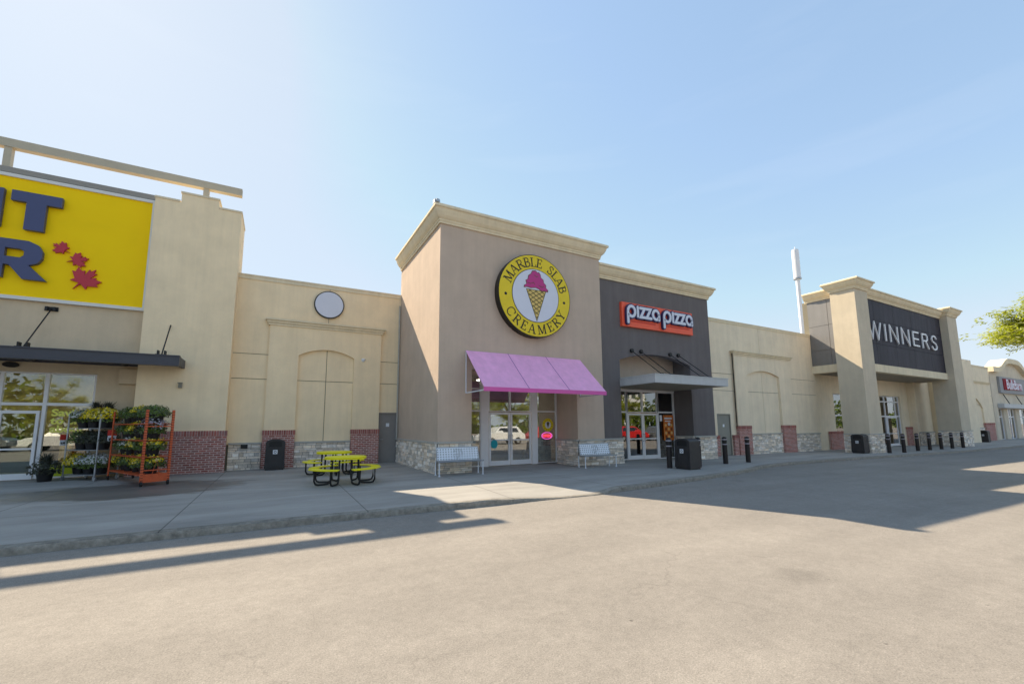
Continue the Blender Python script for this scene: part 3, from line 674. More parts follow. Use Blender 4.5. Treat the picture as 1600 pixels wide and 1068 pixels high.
mb = MB(); mb.lathe([(0.06, 4.46), (0.085, 4.44), (0.085, 4.40), (0.06, 4.34), (0.02, 4.31)], 14, (3.14, 18.98)); mb.box(3.08, 3.20, 19.0, 19.095, 4.36, 4.46)
tag(mb.build('security_camera', whitep), 'small white dome camera on the cream wall above the grey door', 'security camera')

# ================================================================== 3. ice cream shop tower
T = thing('shop_building', (8.3, 13.75, 0), 'tall mauve stucco shop tower with cream cornice and lilac awning', 'building')
Yf = 13.75; X0, X1 = 4.72, 11.92
mb = MB()
mb.prism(XZ(Yf+0.35), [(X0, -0.1), (5.95, -0.1), (5.95, 3.55), (10.55, 3.55), (10.55, -0.1), (X1, -0.1), (X1, 9.1), (X0, 9.1)], 0.0, 0.35)
mb.box(X0, 5.95, Yf+0.352, 15.2, -0.1, 3.55); mb.box(10.55, X1, Yf+0.352, 15.2, -0.1, 3.55); mb.box(5.952, 10.548, Yf+0.352, 15.2, 3.40, 3.55)
mb.box(X0, X0+0.3, 15.2, 19.15, -0.1, 9.1); mb.box(X1-0.3, X1, 15.2, 19.15, -0.1, 9.1); mb.box(X0, X0+0.3, Yf+0.352, 15.2, 3.552, 9.1); mb.box(X1-0.3, X1, Yf+0.352, 15.2, 3.552, 9.1)
mb.box(X0+0.301, X1-0.301, Yf+0.352, 19.15, 8.9, 9.0); mb.box(X0+0.301, X1-0.301, 18.85, 19.15, 3.8, 8.9); mb.box(X0+0.01, X1-0.01, 19.16, 26, 6.6, 6.8)
mb.build('wall', mauve, T)
cornice(T, [(X0, 19.15), (X0, Yf), (X1, Yf), (X1, 19.15)], 8.70, 0.74, h=0.60)
stone_base(T, [('l', X0, Yf-0.045, 19.05), ('f', Yf, X0, 5.95)], 0.98, seed=60)
stone_base(T, [('f', Yf, 10.55, X1), ('l', 10.55, Yf-0.045, 15.15)], 0.93, seed=70)
Yg = 15.2
frame_grid(T, [5.98, 6.95], [0.02, 2.14, 3.0, 3.52], Yg, 0.05, 0.10)
for a_, b_ in ((6.95, 7.27), (9.26, 9.50)): MB().box(a_, b_, Yg-0.07, Yg+0.06, 0.0, 3.53).build('door_post', alu, T)
frame_grid(T, [7.29, 8.25, 9.24], [2.12, 3.5], Yg, 0.06, 0.10)
door_leaf(T, 7.31, 8.24, 0.0, 2.09, Yg, -1); door_leaf(T, 8.27, 9.22, 0.0, 2.09, Yg, 1)
frame_grid(T, [9.52, 10.50], [0.02, 2.14, 3.50], Yg, 0.05, 0.10)
interior(T, 5.3, 11.5, 15.3, 22, 0, 3.6, [(6.6, 17.2, 1.1, 0.3), (8.3, 17.2, 1.1, 0.3), (6.8, 19.5, 1.1, 0.3), (9.6, 18.5, 1.1, 0.3)],
         [((6.4, 9.2, 19.6, 20.3, 0.05, 1.1), mat('counter', (0.12, 0.08, 0.07))), ((9.56, 10.3, 15.32, 15.34, 0.1, 1.02), mat('grey_poster_back', (0.30, 0.36, 0.38))), ((9.9, 10.25, 15.29, 15.3, 0.72, 1.12), mat('maroon_card', (0.14, 0.02, 0.02))),
          ((9.6, 9.8, 15.29, 15.3, 0.70, 1.0), whitep), ((7.55, 8.0, 18.0, 18.4, 0.05, 1.1), mat('blue_cooler', (0.1, 0.2, 0.3)))])
# window decals
mb = MB()
mb.mi = 0; mb.prism(XZ(Yg-0.006), arc(10.08, 1.58, 0.27, 0, 350, 35), 0, 0.004)
mb.mi = 1; mb.prism(XZ(Yg-0.011), arc(10.08, 1.58, 0.145, 0, 350, 35), 0, 0.004)
mb.mi = 2; mb.prism(XZ(Yg-0.016), [(10.08, 1.45), (10.135, 1.60), (10.15, 1.66), (10.11, 1.71), (10.05, 1.71), (10.01, 1.66), (10.025, 1.60)], 0, 0.004)
for a in range(12):
    an = 2*PI*a/12+0.2; mb.prism(XZ(Yg-0.011), arc(10.08+0.21*math.cos(an), 1.58+0.21*math.sin(an), 0.02, 0, 300, 5), 0, 0.004)
mb.build('window_decal', [ringy, whitef, conel], T)
mb = MB(); mb.prism(XZ(Yg-0.006), [(10.02+0.27*math.cos(a*PI/12), 1.13+0.15*math.sin(a*PI/12)) for a in range(24)], 0, 0.02, [[(10.02+0.235*math.cos(a*PI/12), 1.13+0.12*math.sin(a*PI/12)) for a in range(24)]])
nn = mb.build('neon_sign', neonp, T)
mb = MB(); text_into(mb, 'OPEN', 0.14, XZ(Yg-0.006), 10.02, 1.08, 0.004, 0.02, 1.0, 0.012, 'CENTER'); mb.build('neon_lettering', neonr, nn)
mb = MB(); mb.prism(XZ(Yg-0.006), arc(6.17, 1.56, 0.36, 0, 350, 35), 0, 0.004, [arc(6.17, 1.56, 0.31, 0, 350, 35)]); mb.build('window_decal', whitep, T)
mb = MB(); mb.prism(XZ(Yg-0.06), [(7.52+0.15*math.cos(a*PI/8), 0.85+0.17*math.sin(a*PI/8)) for a in range(16)], 0, 0.004); mb.build('door_sticker', mat('teal_sticker', (0.02, 0.35, 0.42)), T)
mb = MB(); mb.box(X0-0.32, X0-0.12, Yf-0.26, Yf-0.08, 9.29, 9.42); mb.box(X0-0.28, X0-0.17, Yf-0.34, Yf-0.26, 9.30, 9.40)
tag(mb.build('roof_light', galv), 'tiny grey fixture on the corner of the mauve tower cornice', 'roof light')
# awning
W = thing('awning', (8.2, 13.75, 2.7), 'lilac fabric awning with magenta hem over the ice cream shop doors', 'awning')
ax0, ax1, yb_, zt_, zb_ = 5.70, 10.72, 12.20, 4.20, 2.80
mb = MB(); nseg = 24; nn_ = 8; vs = []
for j in range(nn_+1):
    t = j/nn_
    for i in range(nseg+1):
        s = i/nseg; x = ax0+(ax1-ax0)*s
        sag = 0.035*math.sin(PI*t)*(0.35+0.65*abs(math.sin(PI*s*3)))
        vs.append((x, Yf-0.03+(yb_-Yf+0.03)*t, zt_+(zb_-zt_)*t-sag))
n1 = nseg+1; base = len(vs)
vs += [(x, y, z-0.012) for x, y, z in vs]
fs = [(j*n1+i, j*n1+i+1, (j+1)*n1+i+1, (j+1)*n1+i) for j in range(nn_) for i in range(nseg)]
fs += [tuple(base+q for q in reversed(f)) for f in fs]
fs += [(j*n1, (j+1)*n1, base+(j+1)*n1, base+j*n1) for j in range(nn_)]+[(j*n1+nseg, base+j*n1+nseg, base+(j+1)*n1+nseg, (j+1)*n1+nseg) for j in range(nn_)]
mb.add(vs, fs); mb.build('awning_fabric', awnp, W, smooth=True)
for xs_ in (7.38, 9.05):
    mb = MB()
    for j in range(nn_):
        t0, t1 = j/nn_, (j+1)/nn_
        f = lambda t: (Yf-0.03+(yb_-Yf+0.03)*t, zt_+(zb_-zt_)*t-0.035*math.sin(PI*t)*(0.35+0.65*abs(math.sin(PI*(xs_-ax0)/(ax1-ax0)*3)))+0.006)
        a, b = f(t0), f(t1); mb.add([(xs_-0.012, a[0], a[1]), (xs_+0.012, a[0], a[1]), (xs_+0.012, b[0], b[1]), (xs_-0.012, b[0], b[1])], [(0, 1, 2, 3)])
    mb.build('awning_seam', mat('seam_purple', (0.30, 0.10, 0.32)), W)
mb = MB(); mb.box(ax0-0.01, ax1+0.01, yb_-0.012, yb_+0.003, zb_-0.135, zb_+0.004); mb.build('awning_hem', awnh, W)
mb = MB()
for x in (ax0+0.02, ax1-0.02):
    mb.tube([(x, Yf-0.03, zt_-0.02), (x, Yf-0.03, zb_-0.10)], 0.022, 6); mb.tube([(x, Yf-0.03, zb_-0.10), (x, yb_+0.02, zb_-0.10)], 0.022, 6)
mb.tube([(ax0, yb_+0.03, zb_-0.06), (ax1, yb_+0.03, zb_-0.06)], 0.02, 6)
mb.build('awning_frame', whitep, W)
# round sign
SC = (8.47, 6.50); RS = 1.62; ys = Yf
SGN = thing('shop_sign', (SC[0], ys, SC[1]), 'big round yellow and white ice cream cone sign on the mauve tower', 'sign')
mb = MB(); mb.prism(XZ(ys), arc(*SC, RS, 0, 357, 119), 0.0, 0.30); mb.build('sign_can', blk, SGN)
mb = MB(); mb.prism(XZ(ys-0.30), arc(*SC, RS-0.03, 0, 357, 119), 0.0, 0.012); mb.build('yellow_ring', ringy, SGN)
mb = MB(); mb.prism(XZ(ys-0.312), arc(*SC, 1.055, 0, 357, 119), 0.0, 0.006); mb.build('ring_line', blk, SGN)
mb = MB(); mb.prism(XZ(ys-0.318), arc(*SC, 1.03, 0, 357, 119), 0.0, 0.006); mb.build('white_face', whitef, SGN)
f_ = XZ(ys-0.324)
def P_(pts, sx=1.0): return [(SC[0]+a, SC[1]+b) for a, b in pts]
cone = [(-0.42, 0.20), (0.43, 0.20), (0.02, -0.98)]
mb = MB(); mb.prism(f_, P_([(-0.45, 0.225), (0.46, 0.225), (0.02, -1.02)]), 0, 0.004); cb_ = mb.build('cone_outline', conel, SGN)
mb = MB(); mb.prism(f_, P_([(-0.41, 0.20), (0.42, 0.20), (0.02, -0.95)]), 0, 0.008); mb.build('cone', coney, SGN)
mb = MB()
def clip_line(p, q, k):
    tri = [(-0.41, 0.20), (0.42, 0.20), (0.02, -0.95)]; t0, t1 = 0.0, 1.0; d = (q[0]-p[0], q[1]-p[1])
    for i in range(3):
        a, b = tri[i], tri[(i+1) % 3]; nx_, ny_ = (b[1]-a[1]), -(b[0]-a[0])
        num = nx_*(p[0]-a[0])+ny_*(p[1]-a[1]); den = nx_*d[0]+ny_*d[1]
        if abs(den) < 1e-9:
            if num < 0: return
            continue
        t = -num/den
        if den < 0: t1 = min(t1, t)
        else: t0 = max(t0, t)
    if t1-t0 > 0.01: stroke(mb, f_, P_([(p[0]+d[0]*t0, p[1]+d[1]*t0), (p[0]+d[0]*t1, p[1]+d[1]*t1)]), 0.026, 0.0085, 0.012+k)
for i in range(12):
    b0 = -1.4+i*0.17; clip_line((-0.6, b0+0.0), (0.6, b0+0.75), 0.0); clip_line((-0.6, b0+0.75), (0.6, b0), 0.002)
mb.build('waffle_lines', conel, SGN)
scoop = [(-.52, .27), (-.50, .36), (-.41, .42), (-.44, .55), (-.35, .60), (-.33, .74), (-.22, .82), (-.16, .94), (-.02, .97), (.08, .90), (.13, .93), (.20, .84), (.22, .74), (.33, .66), (.34, .56), (.44, .48), (.43, .38), (.53, .30), (.50, .22), (.36, .24), (.25, .22), (.10, .29), (-.02, .32), (-.22, .28), (-.38, .30)]
mb = MB(); cxs, czs = 0.0, 0.55
mb.prism(f_, P_([(cxs+(a-cxs)*1.06, czs+(b-czs)*1.07) for a, b in scoop]), 0, 0.009); mb.build('scoop_outline', conel, SGN)
mb = MB(); mb.prism(f_, P_(scoop), 0, 0.013); mb.build('ice_cream', pinkice, SGN)
for pl in ([(-.38, .46), (-.24, .44), (-.12, .50), (-.05, .42)], [(-.08, .80), (.02, .74), (.10, .78)], [(.12, .42), (.26, .36), (.36, .42)]):
    mb = MB(); stroke(mb, f_, P_(pl), 0.022, 0.0135, 0.016); mb.build('ice_line', conel, SGN)
# serif glyphs: (polyline, width)
GL = {
 'A': (0.92, [([(.10, 0), (.43, 1)], .055), ([(.45, 1.0), (.80, 0)], .13), ([(.2, .34), (.66, .34)], .05), ([(-.02, .02), (.24, .02)], .045), ([(.62, .02), (.98, .02)], .045)]),
 'B': (0.80, [([(.2, 0), (.2, 1)], .13), ([(.2, .97), (.48, .97), (.62, .88), (.65, .76), (.60, .62), (.46, .54), (.2, .54)], .075), ([(.46, .54), (.66, .47), (.73, .29), (.66, .11), (.48, .03), (.2, .03)], .085), ([(.02, .97), (.2, .97)], .045), ([(.02, .03), (.2, .03)], .045)]),
 'C': (0.92, [([(.86, .72), (.80, .88), (.62, .97), (.42, .97), (.22, .86), (.12, .66), (.10, .46), (.16, .22), (.32, .07), (.54, .02), (.76, .09), (.88, .24)], .085), ([(.86, .66), (.86, .96)], .045)]),
 'E': (0.74, [([(.2, 0), (.2, 1)], .13), ([(.02, .97), (.66, .97)], .055), ([(.2, .52), (.52, .52)], .05), ([(.02, .03), (.68, .03)], .055), ([(.66, .78), (.66, 1.0)], .045), ([(.52, .40), (.52, .64)], .045), ([(.69, .0), (.69, .24)], .045)]),
 'L': (0.70, [([(.2, 0), (.2, 1)], .13), ([(.02, .97), (.38, .97)], .045), ([(.02, .03), (.66, .03)], .055), ([(.66, 0), (.66, .26)], .045)]),
 'M': (1.12, [([(.14, 0), (.18, 1)], .055), ([(.20, 1), (.55, .06)], .13), ([(.56, .04), (.90, 1)], .055), ([(.93, 0), (.91, 1)], .13), ([(0, .02), (.28, .02)], .045), ([(.78, .02), (1.08, .02)], .045), ([(.04, .97), (.24, .97)], .045), ([(.88, .97), (1.06, .97)], .045)]),
 'R': (0.86, [([(.2, 0), (.2, 1)], .13), ([(.2, .97), (.50, .97), (.65, .88), (.68, .74), (.63, .59), (.48, .50), (.2, .50)], .08), ([(.42, .50), (.84, .02)], .13), ([(.02, .97), (.2, .97)], .045), ([(.02, .02), (.38, .02)], .045)]),
 'S': (0.66, [([(.56, .74), (.54, .88), (.40, .97), (.24, .96), (.12, .86), (.11, .72), (.22, .60), (.44, .46), (.57, .34), (.58, .17), (.46, .05), (.28, .02), (.12, .09), (.08, .26)], .085), ([(.57, .72), (.57, .96)], .04), ([(.07, .02), (.07, .28)], .04)]),
 'Y': (0.84, [([(.08, 1), (.43, .46)], .13), ([(.78, 1), (.45, .46)], .055), ([(.44, .5), (.44, 0)], .13), ([(-.04, .97), (.26, .97)], .045), ([(.62, .97), (.92, .97)], .045), ([(.28, .02), (.60, .02)], .045)]),
 ' ': (0.75, [])}
def ring_text(s, a_start, a_end, rad, size, top=True):
    tot = sum(GL[c][0] for c in s); pos = 0; span = a_end-a_start
    for c in s:
        w = GL[c][0]; mid = pos+w/2; ang = R_(a_start+span*mid/tot); pos += w
        if c == ' ': continue
        rot = ang-PI/2 if top else ang+PI/2
        cr_, sr_ = math.cos(rot), math.sin(rot); bx_, bz_ = SC[0]+rad*math.cos(ang), SC[1]+rad*math.sin(ang)
        mb = MB()
        for k, (pl, wd) in enumerate(GL[c][1]):
            pts = []
            for (u, v) in pl:
                lu, lv = (u-w/2)*size, (v-0.5)*size
                pts.append((bx_+lu*cr_-lv*sr_, bz_+lu*sr_+lv*cr_))
            stroke(mb, XZ(ys-0.312), pts, (wd+0.015)*size, 0.001, 0.006+0.001*k)
        mb.build('letter', blk, SGN)
ring_text('MARBLE SLAB', 163, 12, 1.32, 0.36, True)
ring_text('CREAMERY', 205, 338, 1.32, 0.36, False)
for a in (184, -5):
    mb = MB(); mb.prism(XZ(ys-0.312), arc(SC[0]+1.32*math.cos(R_(a)), SC[1]+1.32*math.sin(R_(a)), 0.055, 0, 330, 11), 0, 0.006); mb.build('dot', blk, SGN)

# ================================================================== 4. pizza shop
Pz = thing('shop_building', (15.7, 14.05, 0), 'charcoal stucco pizza shop with cream cornice and arched entrance recess', 'building')
Yp = 14.05; X0, X1 = 11.93, 19.42; g = -0.25
mb = MB()
ao = seg_arch(13.18, 17.80, 4.42, 4.80)
outer = [(X0, g), (13.18, g)]+list(reversed(ao))+[(17.80, g), (X1, g), (X1, 8.4), (X0, 8.4)]
mb.prism(XZ(Yp+0.35), outer, 0.0, 0.35)
mb.box(X0, 13.18, Yp+0.352, 15.2, g, 4.9); mb.box(17.80, X1, Yp+0.352, 15.2, g, 4.9)
mb.box(X0, X0+0.3, 15.2, 26, g, 8.4); mb.box(X1-0.3, X1, 15.2, 26, g, 8.4); mb.box(X0, X0+0.3, Yp+0.352, 15.2, 4.902, 8.4); mb.box(X1-0.3, X1, Yp+0.352, 15.2, 4.902, 8.4)
mb.box(X0+0.301, X1-0.301, Yp+0.352, 26, 8.1, 8.3); mb.box(X0+0.301, X1-0.301, 25.7, 26, g, 8.1)
mb.build('wall', char, Pz)
mb = MB(); mb.box(13.18, 17.80, 15.1, 15.3, 3.24, 5.2); mb.build('arch_panel', mauve, Pz)
cornice(Pz, [(X0+0.001, Yp), (X1, Yp), (X1, 26)], 8.0, 0.78, h=0.60)
stone_base(Pz, [('f', Yp, X0, 13.18)], 0.93, seed=80)
stone_base(Pz, [('f', Yp, 17.80, X1), ('l', 17.80, Yp-0.045, 15.1)], 0.93, seed=90)
frame_grid(Pz, [13.2, 14.56], [gz(14)+0.01, 2.16, 3.16], 15.2, 0.07, 0.1)
frame_grid(Pz, [14.58, 15.58, 16.60], [2.14, 3.16], 15.2, 0.07, 0.1)
frame_grid(Pz, [16.62, 17.77], [gz(17)+0.01, 2.16, 3.16], 15.2, 0.08, 0.1)
mb = MB(); mb.box(13.18, 17.8, 15.12, 15.28, 3.16, 3.238); mb.build('lintel', alu, Pz)
door_leaf(Pz, 14.60, 15.57, gz(15)+0.0, 2.10, 15.2, -1, None, 0.98); door_leaf(Pz, 15.59, 16.57, gz(16), 2.10, 15.2, 1, None, 0.98)
mb = MB()
mb.mi = 0; mb.box(16.95, 17.66, 15.13, 15.14, 0.78, 2.02)
mb.mi = 1; mb.box(17.02, 17.55, 15.122, 15.13, 1.82, 1.90); mb.box(17.05, 17.45, 15.122, 15.13, 1.70, 1.75)
rp = random.Random(4)
for r_ in range(4):
    for c_ in range(3):
        mb.mi = 2 if (r_+c_) % 2 else 3
        mb.prism(XZ(15.13), arc(17.10+c_*0.2, 1.52-r_*0.19, 0.07, 0, 320, 9), 0, 0.006)
mb.mi = 1; mb.prism(XZ(15.122), arc(17.33, 1.58, 0.09, 0, 330, 11), 0, 0.004)
mb.build('poster', [mat('poster_orange', (0.62, 0.17, 0.03), noise=0.2, nscale=6), whitep, mat('poster_dark', (0.22, 0.06, 0.02)), mat('poster_cream', (0.8, 0.5, 0.2))], Pz)
mb = MB(); mb.box(16.70, 16.86, 15.13, 15.14, 1.72, 2.02); mb.build('notice', whitep, Pz)
interior(Pz, 12.5, 19.0, 15.35, 21, gz(15), 3.4, [(15, 17, 1.1, 0.3), (17, 19, 1.1, 0.3)], [((13.5, 17, 19, 19.6, -0.1, 1.1), mat('counter_red', (0.25, 0.05, 0.03)))])
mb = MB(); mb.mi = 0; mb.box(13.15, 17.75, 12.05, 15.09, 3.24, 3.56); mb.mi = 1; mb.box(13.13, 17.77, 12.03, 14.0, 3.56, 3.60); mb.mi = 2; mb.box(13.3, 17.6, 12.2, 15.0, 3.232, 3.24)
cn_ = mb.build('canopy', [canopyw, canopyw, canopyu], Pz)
for x in (13.90, 14.48, 16.38, 16.95):
    mb = MB(); mb.tube([(x, 14.0, 4.87), (x-0.1, 12.25, 3.6)], 0.018, 6); mb.prism(XZ(14.05), arc(x, 4.88, 0.09, 0, 330, 11), 0, 0.09); mb.box(x-0.15, x-0.05, 12.2, 12.3, 3.6, 3.66); mb.build('support_rod', blackm, cn_)
# pizza sign
PS = thing('shop_sign', (15.65, 14.05, 5.95), 'orange rectangular shop sign with bubbly white lettering on charcoal wall', 'sign')
mb = MB(); mb.box(13.30, 17.98, Yp-0.14, Yp-0.001, 5.95, 7.06); mb.build('sign_board', orange, PS)
def bubble(mb, x, wgt, w0, w1):
    f = XZ(Yp-0.14)
    def s(p): stroke(mb, f, [(x+a*0.93, b) for a, b in p], wgt, w0, w1, True)
    U = 0.60; zb = 6.38; o = 0
    def ring(cx_, a0, a1, r=0.235): return [(cx_+r*math.cos(R_(a0+(a1-a0)*i/14)), zb+0.26+r*1.02*math.sin(R_(a0+(a1-a0)*i/14))) for i in range(15)]
    # p
    s([(0.09, zb-0.26), (0.09, zb+0.26)]); s([(0.09, zb+0.26)]+ring(0.325, 180, -150))
    # i
    s([(0.74, zb+0.06), (0.74, zb+0.50)])
    # z z
    for z0 in (0.90, 1.31): s([(z0, zb+0.47), (z0+0.30, zb+0.47), (z0+0.02, zb+0.05), (z0+0.33, zb+0.05)])
    # a
    s(ring(1.98, -30, -330, 0.215)+[(2.19, zb+0.26)]); s([(2.195, zb+0.30), (2.195, zb+0.03)])
for x in (13.42, 15.72):
    mb = MB(); bubble(mb, x+0.06, 0.235, 0.005, 0.10); mb.build('letter_outline', mat('navy_outline', (0.03, 0.025, 0.10), rough=0.4), PS)
    mb = MB(); bubble(mb, x+0.06, 0.125, 0.10, 0.125); mb.build('letter', whitef, PS)
    mb = MB(); mb.box(x+0.42, x+1.95, Yp-0.17, Yp-0.141, 6.20, 6.235); mb.build('underline', redtag, PS)

# ================================================================== 5. second link wall
B2 = link_wall('wall_building', (25.4, 15.2, 0), 'pale stucco wall section between the charcoal shop and the black panelled store', 15.2, 19.43, 31.72, 22.86, 28.55, 24.0, 27.27, cream2, ztop=7.50, door=(21.22, 22.38, 2.12), seed=31, corn_z=5.5, springs=4.40, crown=4.70, hj=(3.42, 4.38), doorm=doorg2)
stone_base(B2, [('f', 15.199, 28.62, 31.6)], 0.86, seed=33)
brick_base(B2, 20.35, 21.18, 15.05, 0.95, 15.195, seed=36); brick_base(B2, 22.42, 22.8, 15.05, 0.95, 15.195, seed=37)
mb = MB(); mb.tube([(22.78, 15.1, 5.6), (22.78, 15.1, 1.4)], 0.03, 6); mb.build('downpipe', blackm, B2)

# ================================================================== 6. black panelled store with portico
Wn = thing('store_building', (39, 12.2, -0.25), 'large store with beige portico pillars and black panel front', 'building')
PX0, PX1 = 31.05, 45.9; YW = 12.2; YP = 12.65; sideX = 31.55
zt = 9.80; zf = 4.85; zf2 = 5.35
mb = MB()   # rear wall behind the portico, stepping forward in bays
g = -0.5
mb.prism(XZ(15.55), [(31.73, g), (34.0, g), (34.0, 3.62), (36.9, 3.62), (36.9, g), (41.0, g), (41.0, 3.66), (44.6, 3.66), (44.6, g), (46.0, g), (46.0, 7.4), (31.73, 7.4)], 0, 0.3)
mb.box(46.001, 49.0, 14.75, 15.55, g, 7.4); mb.box(49.001, 58, 14.2, 15.55, g, 7.4)
mb.build('wall', cream2, Wn)
mb = MB(); mb.box(sideX, 47.6, 15.56, 30, 7.0, 7.1); mb.build('roof', greyroof, Wn)
frame_grid(Wn, [34.02, 35.9, 36.88], [0.0, 2.1, 3.6], 15.42, 0.09, 0.1)
frame_grid(Wn, [41.02, 42.1, 43.9, 44.58], [-0.25, 2.05, 3.2, 3.64], 15.42, 0.10, 0.1)
door_leaf(Wn, 42.15, 43.85, -0.28, 2.0, 15.36, -1, None, 0.98)
interior(Wn, 33.5, 45.5, 15.6, 20, -0.3, 3.9, [(35.5, 17, 1.2, 0.3), (43, 17, 1.2, 0.3)], [((43.2, 44.3, 16, 16.3, -0.2, 1.2), mat('red_rack', (0.5, 0.04, 0.03)))])
brick_base(Wn, 32.9, 34.6, 15.1, 1.0, 15.24, seed=51); brick_base(Wn, 45.0, 45.98, 15.1, 1.2, 15.24, seed=52); brick_base(Wn, 49.5, 51.0, 14.0, 3.0, 14.19, seed=53)
stone_base(Wn, [('f', 14.749, 46.0, 49.0)], 0.72, seed=54)
# black front panels with seams, side panel and fascia
def panels(parent, fn, us, vs_, depth, m_, name='black_panel'):
    a = MB()
    for i in range(len(us)-1):
        for j in range(len(vs_)-1):
            a.prism(fn, [(us[i]+0.01, vs_[j]+0.01), (us[i+1]-0.01, vs_[j]+0.01), (us[i+1]-0.01, vs_[j+1]-0.01), (us[i]+0.01, vs_[j+1]-0.01)], 0, depth)
    return a.build(name, m_, parent)
panels(Wn, XZ(YP+0.05), [sideX+0.02+i*(46.3-sideX)/5 for i in range(6)], [zf2, 6.75, 8.35, zt], 0.05, blackpan)
panels(Wn, YZn(sideX+0.05), [YP+0.02, 14.0, 15.19], [zf2, 6.35, 8.0, zt], 0.05, greypan, 'side_panel')
mb = MB(); mb.box(sideX+0.05, 47.5, YP+0.05, 15.5, zf2+0.01, zt); mb.build('portico_core', jointm, Wn)
mb = MB(); mb.box(sideX-0.03, 47.5, YP-0.06, 15.24, zf, zf2); mb.build('fascia', trim, Wn)
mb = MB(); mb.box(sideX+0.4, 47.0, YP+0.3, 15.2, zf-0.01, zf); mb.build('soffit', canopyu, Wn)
cornice(Wn, [(sideX, 15.3), (sideX, YP), (47.0, YP)], zt-0.08, 0.85, h=0.60)
for (x0, x1, sd_) in ((PX0, PX0+1.66, 101), (PX1, PX1+1.95, 111)):
    y1 = 13.55; zc = zt+0.13; zg = gz(x0)-0.15
    mb = MB(); mb.box(x0, x1, YW, y1, zg, zc+0.5); pl = mb.build('pillar', pier, Wn)
    mb = MB(); prof = [(o*0.85+0.003, zc-0.03+q/0.70*0.62) for o, q in CORN]
    mb.sweep([(x0+0.4, y1), (x0, y1), (x0, YW), (x1, YW), (x1, y1), (x1-0.4, y1)], prof); mb.box(x0-0.25, x1+0.25, YW-0.25, y1+0.25, zc+0.42, zc+0.57); mb.build('capital', trim, pl)
    a = MB()
    for i, (fn, u0, u1) in enumerate(((XZ(YW), x0-0.04, x1+0.04), (YZn(x0), YW-0.04, y1), ((lambda X: (lambda u, v, w: (X+w, u, v)))(x1), YW-0.04, y1))):
        a.mi = 0; a.masonry((lambda f: (lambda u, v, w: f(u, v, w+0.04)))(fn), u0, u1, zg, 0.86, 'stone', seed=sd_+i)
        a.mi = 1; a.prism(fn, [(u0+0.03, zg), (u1-0.03, zg), (u1-0.03, 0.86), (u0+0.03, 0.86)], 0.001, 0.03)
    a.build('stone_base', [stone, stonej], pl)
    a = MB(); a.box(x0-0.09, x1+0.09, YW-0.09, YW-0.001, 0.86, 0.92); a.box(x0-0.09, x0-0.001, YW, y1, 0.86, 0.92); a.box(x1+0.001, x1+0.09, YW, y1, 0.86, 0.92); a.build('stone_cap', capst, pl)
# letters
WS = thing('shop_sign', (39, 12.6, 7.0), 'thin white capital letters on the black panel front of the portico store', 'sign')
def wl(x, c, h=1.16, zb=7.02):
    mb = MB(); f = XZ(YP); w = 0.095
    G = {'W': (1.75, [[(0, 1), (.46, 0), (.875, 1), (1.29, 0), (1.75, 1)]]), 'I': (0.3, [[(.15, 0), (.15, 1)]]), 'N': (1.35, [[(.08, 0), (.08, 1), (1.22, 0), (1.22, 1)]]),
         'E': (1.1, [[(1.05, .93), (.1, .93), (.1, .07), (1.05, .07)], [(.1, .5), (.98, .5)]]), 'R': (1.2, [[(.1, 0), (.1, .93), (.78, .93), (1.0, .82), (1.0, .62), (.78, .5), (.1, .5)], [(.62, .5), (1.12, 0)]]),
         'S': (1.15, [[(1.0, .78), (.84, .92), (.55, .96), (.26, .9), (.14, .73), (.26, .57), (.84, .43), (1.0, .26), (.88, .1), (.55, .03), (.24, .08), (.1, .24)]])}
    wd, ss = G[c]
    for k, p in enumerate(ss): stroke(mb, f, [(x+a, zb+b*h) for a, b in p], w, 0.05, 0.12+0.002*k)
    mb.build('letter', mat('white_letter', (0.90, 0.90, 0.92), rough=0.4), WS); return wd
x = 33.35
for c in 'WINNERS': x += wl(x, c)+0.50
# mast behind
M_ = thing('antenna_mast', (37.0, 18.3, 7), 'slim white antenna mast rising behind the portico store', 'mast')
mb = MB(); mb.tube([(37.0, 18.3, 6.5), (37.0, 18.3, 13.4)], 0.15, 14); mb.build('pole', whitep, M_)
mb = MB(); mb.tube([(37.0, 18.3, 13.42), (37.0, 18.3, 15.75)], 0.26, 16); mb.tube([(37.0, 18.3, 15.75), (37.0, 18.3, 15.85)], 0.22, 16); mb.tube([(37.0, 18.3, 15.85), (37.0, 18.3, 16.1)], 0.03, 6); mb.build('radome', whitep, M_)
mb = MB(); mb.tube([(37.0, 18.3, 13.3), (37.0, 18.3, 13.38)], 0.29, 16); mb.build('collar', galv, M_)

# ================================================================== 7. far link wall and far shop
B3 = link_wall('wall_building', (58, 15.2, -0.35), 'far pale stucco wall section with blind arch beyond the portico store', 15.2, 50.5, 67.0, 57.0, 66.0, 57.9, 63.3, cream2, ztop=7.35, seed=41, corn_z=5.42, springs=2.9, crown=4.1, hj=(3.30, 4.3))
farst = stucco('far_stucco', (0.66, 0.58, 0.46), 0.08)
F = thing('shop_building', (75, 15.2, -0.4), 'distant shop with curved roofline and red lettered sign at right edge', 'building')
mb = MB(); g = -0.6; X0, X1 = 67.5, 82.3
arch = [(X0+(X1-X0)*i/24, 6.95+1.25*math.exp(-((i-12)/6.5)**4)) for i in range(25)]
outer = [(X0, g), (69.0, g), (69.0, 3.0), (81.7, 3.0), (81.7, g), (X1, g)]+[(a, b) for a, b in reversed(arch)]
mb.prism(XZ(16.2), outer, 0, 0.9); mb.box(67.0, 67.6, 15.3, 16.2, g, 6.6); mb.box(X0, X1, 16.21, 30, 6.2, 6.3); mb.build('wall', farst, F)
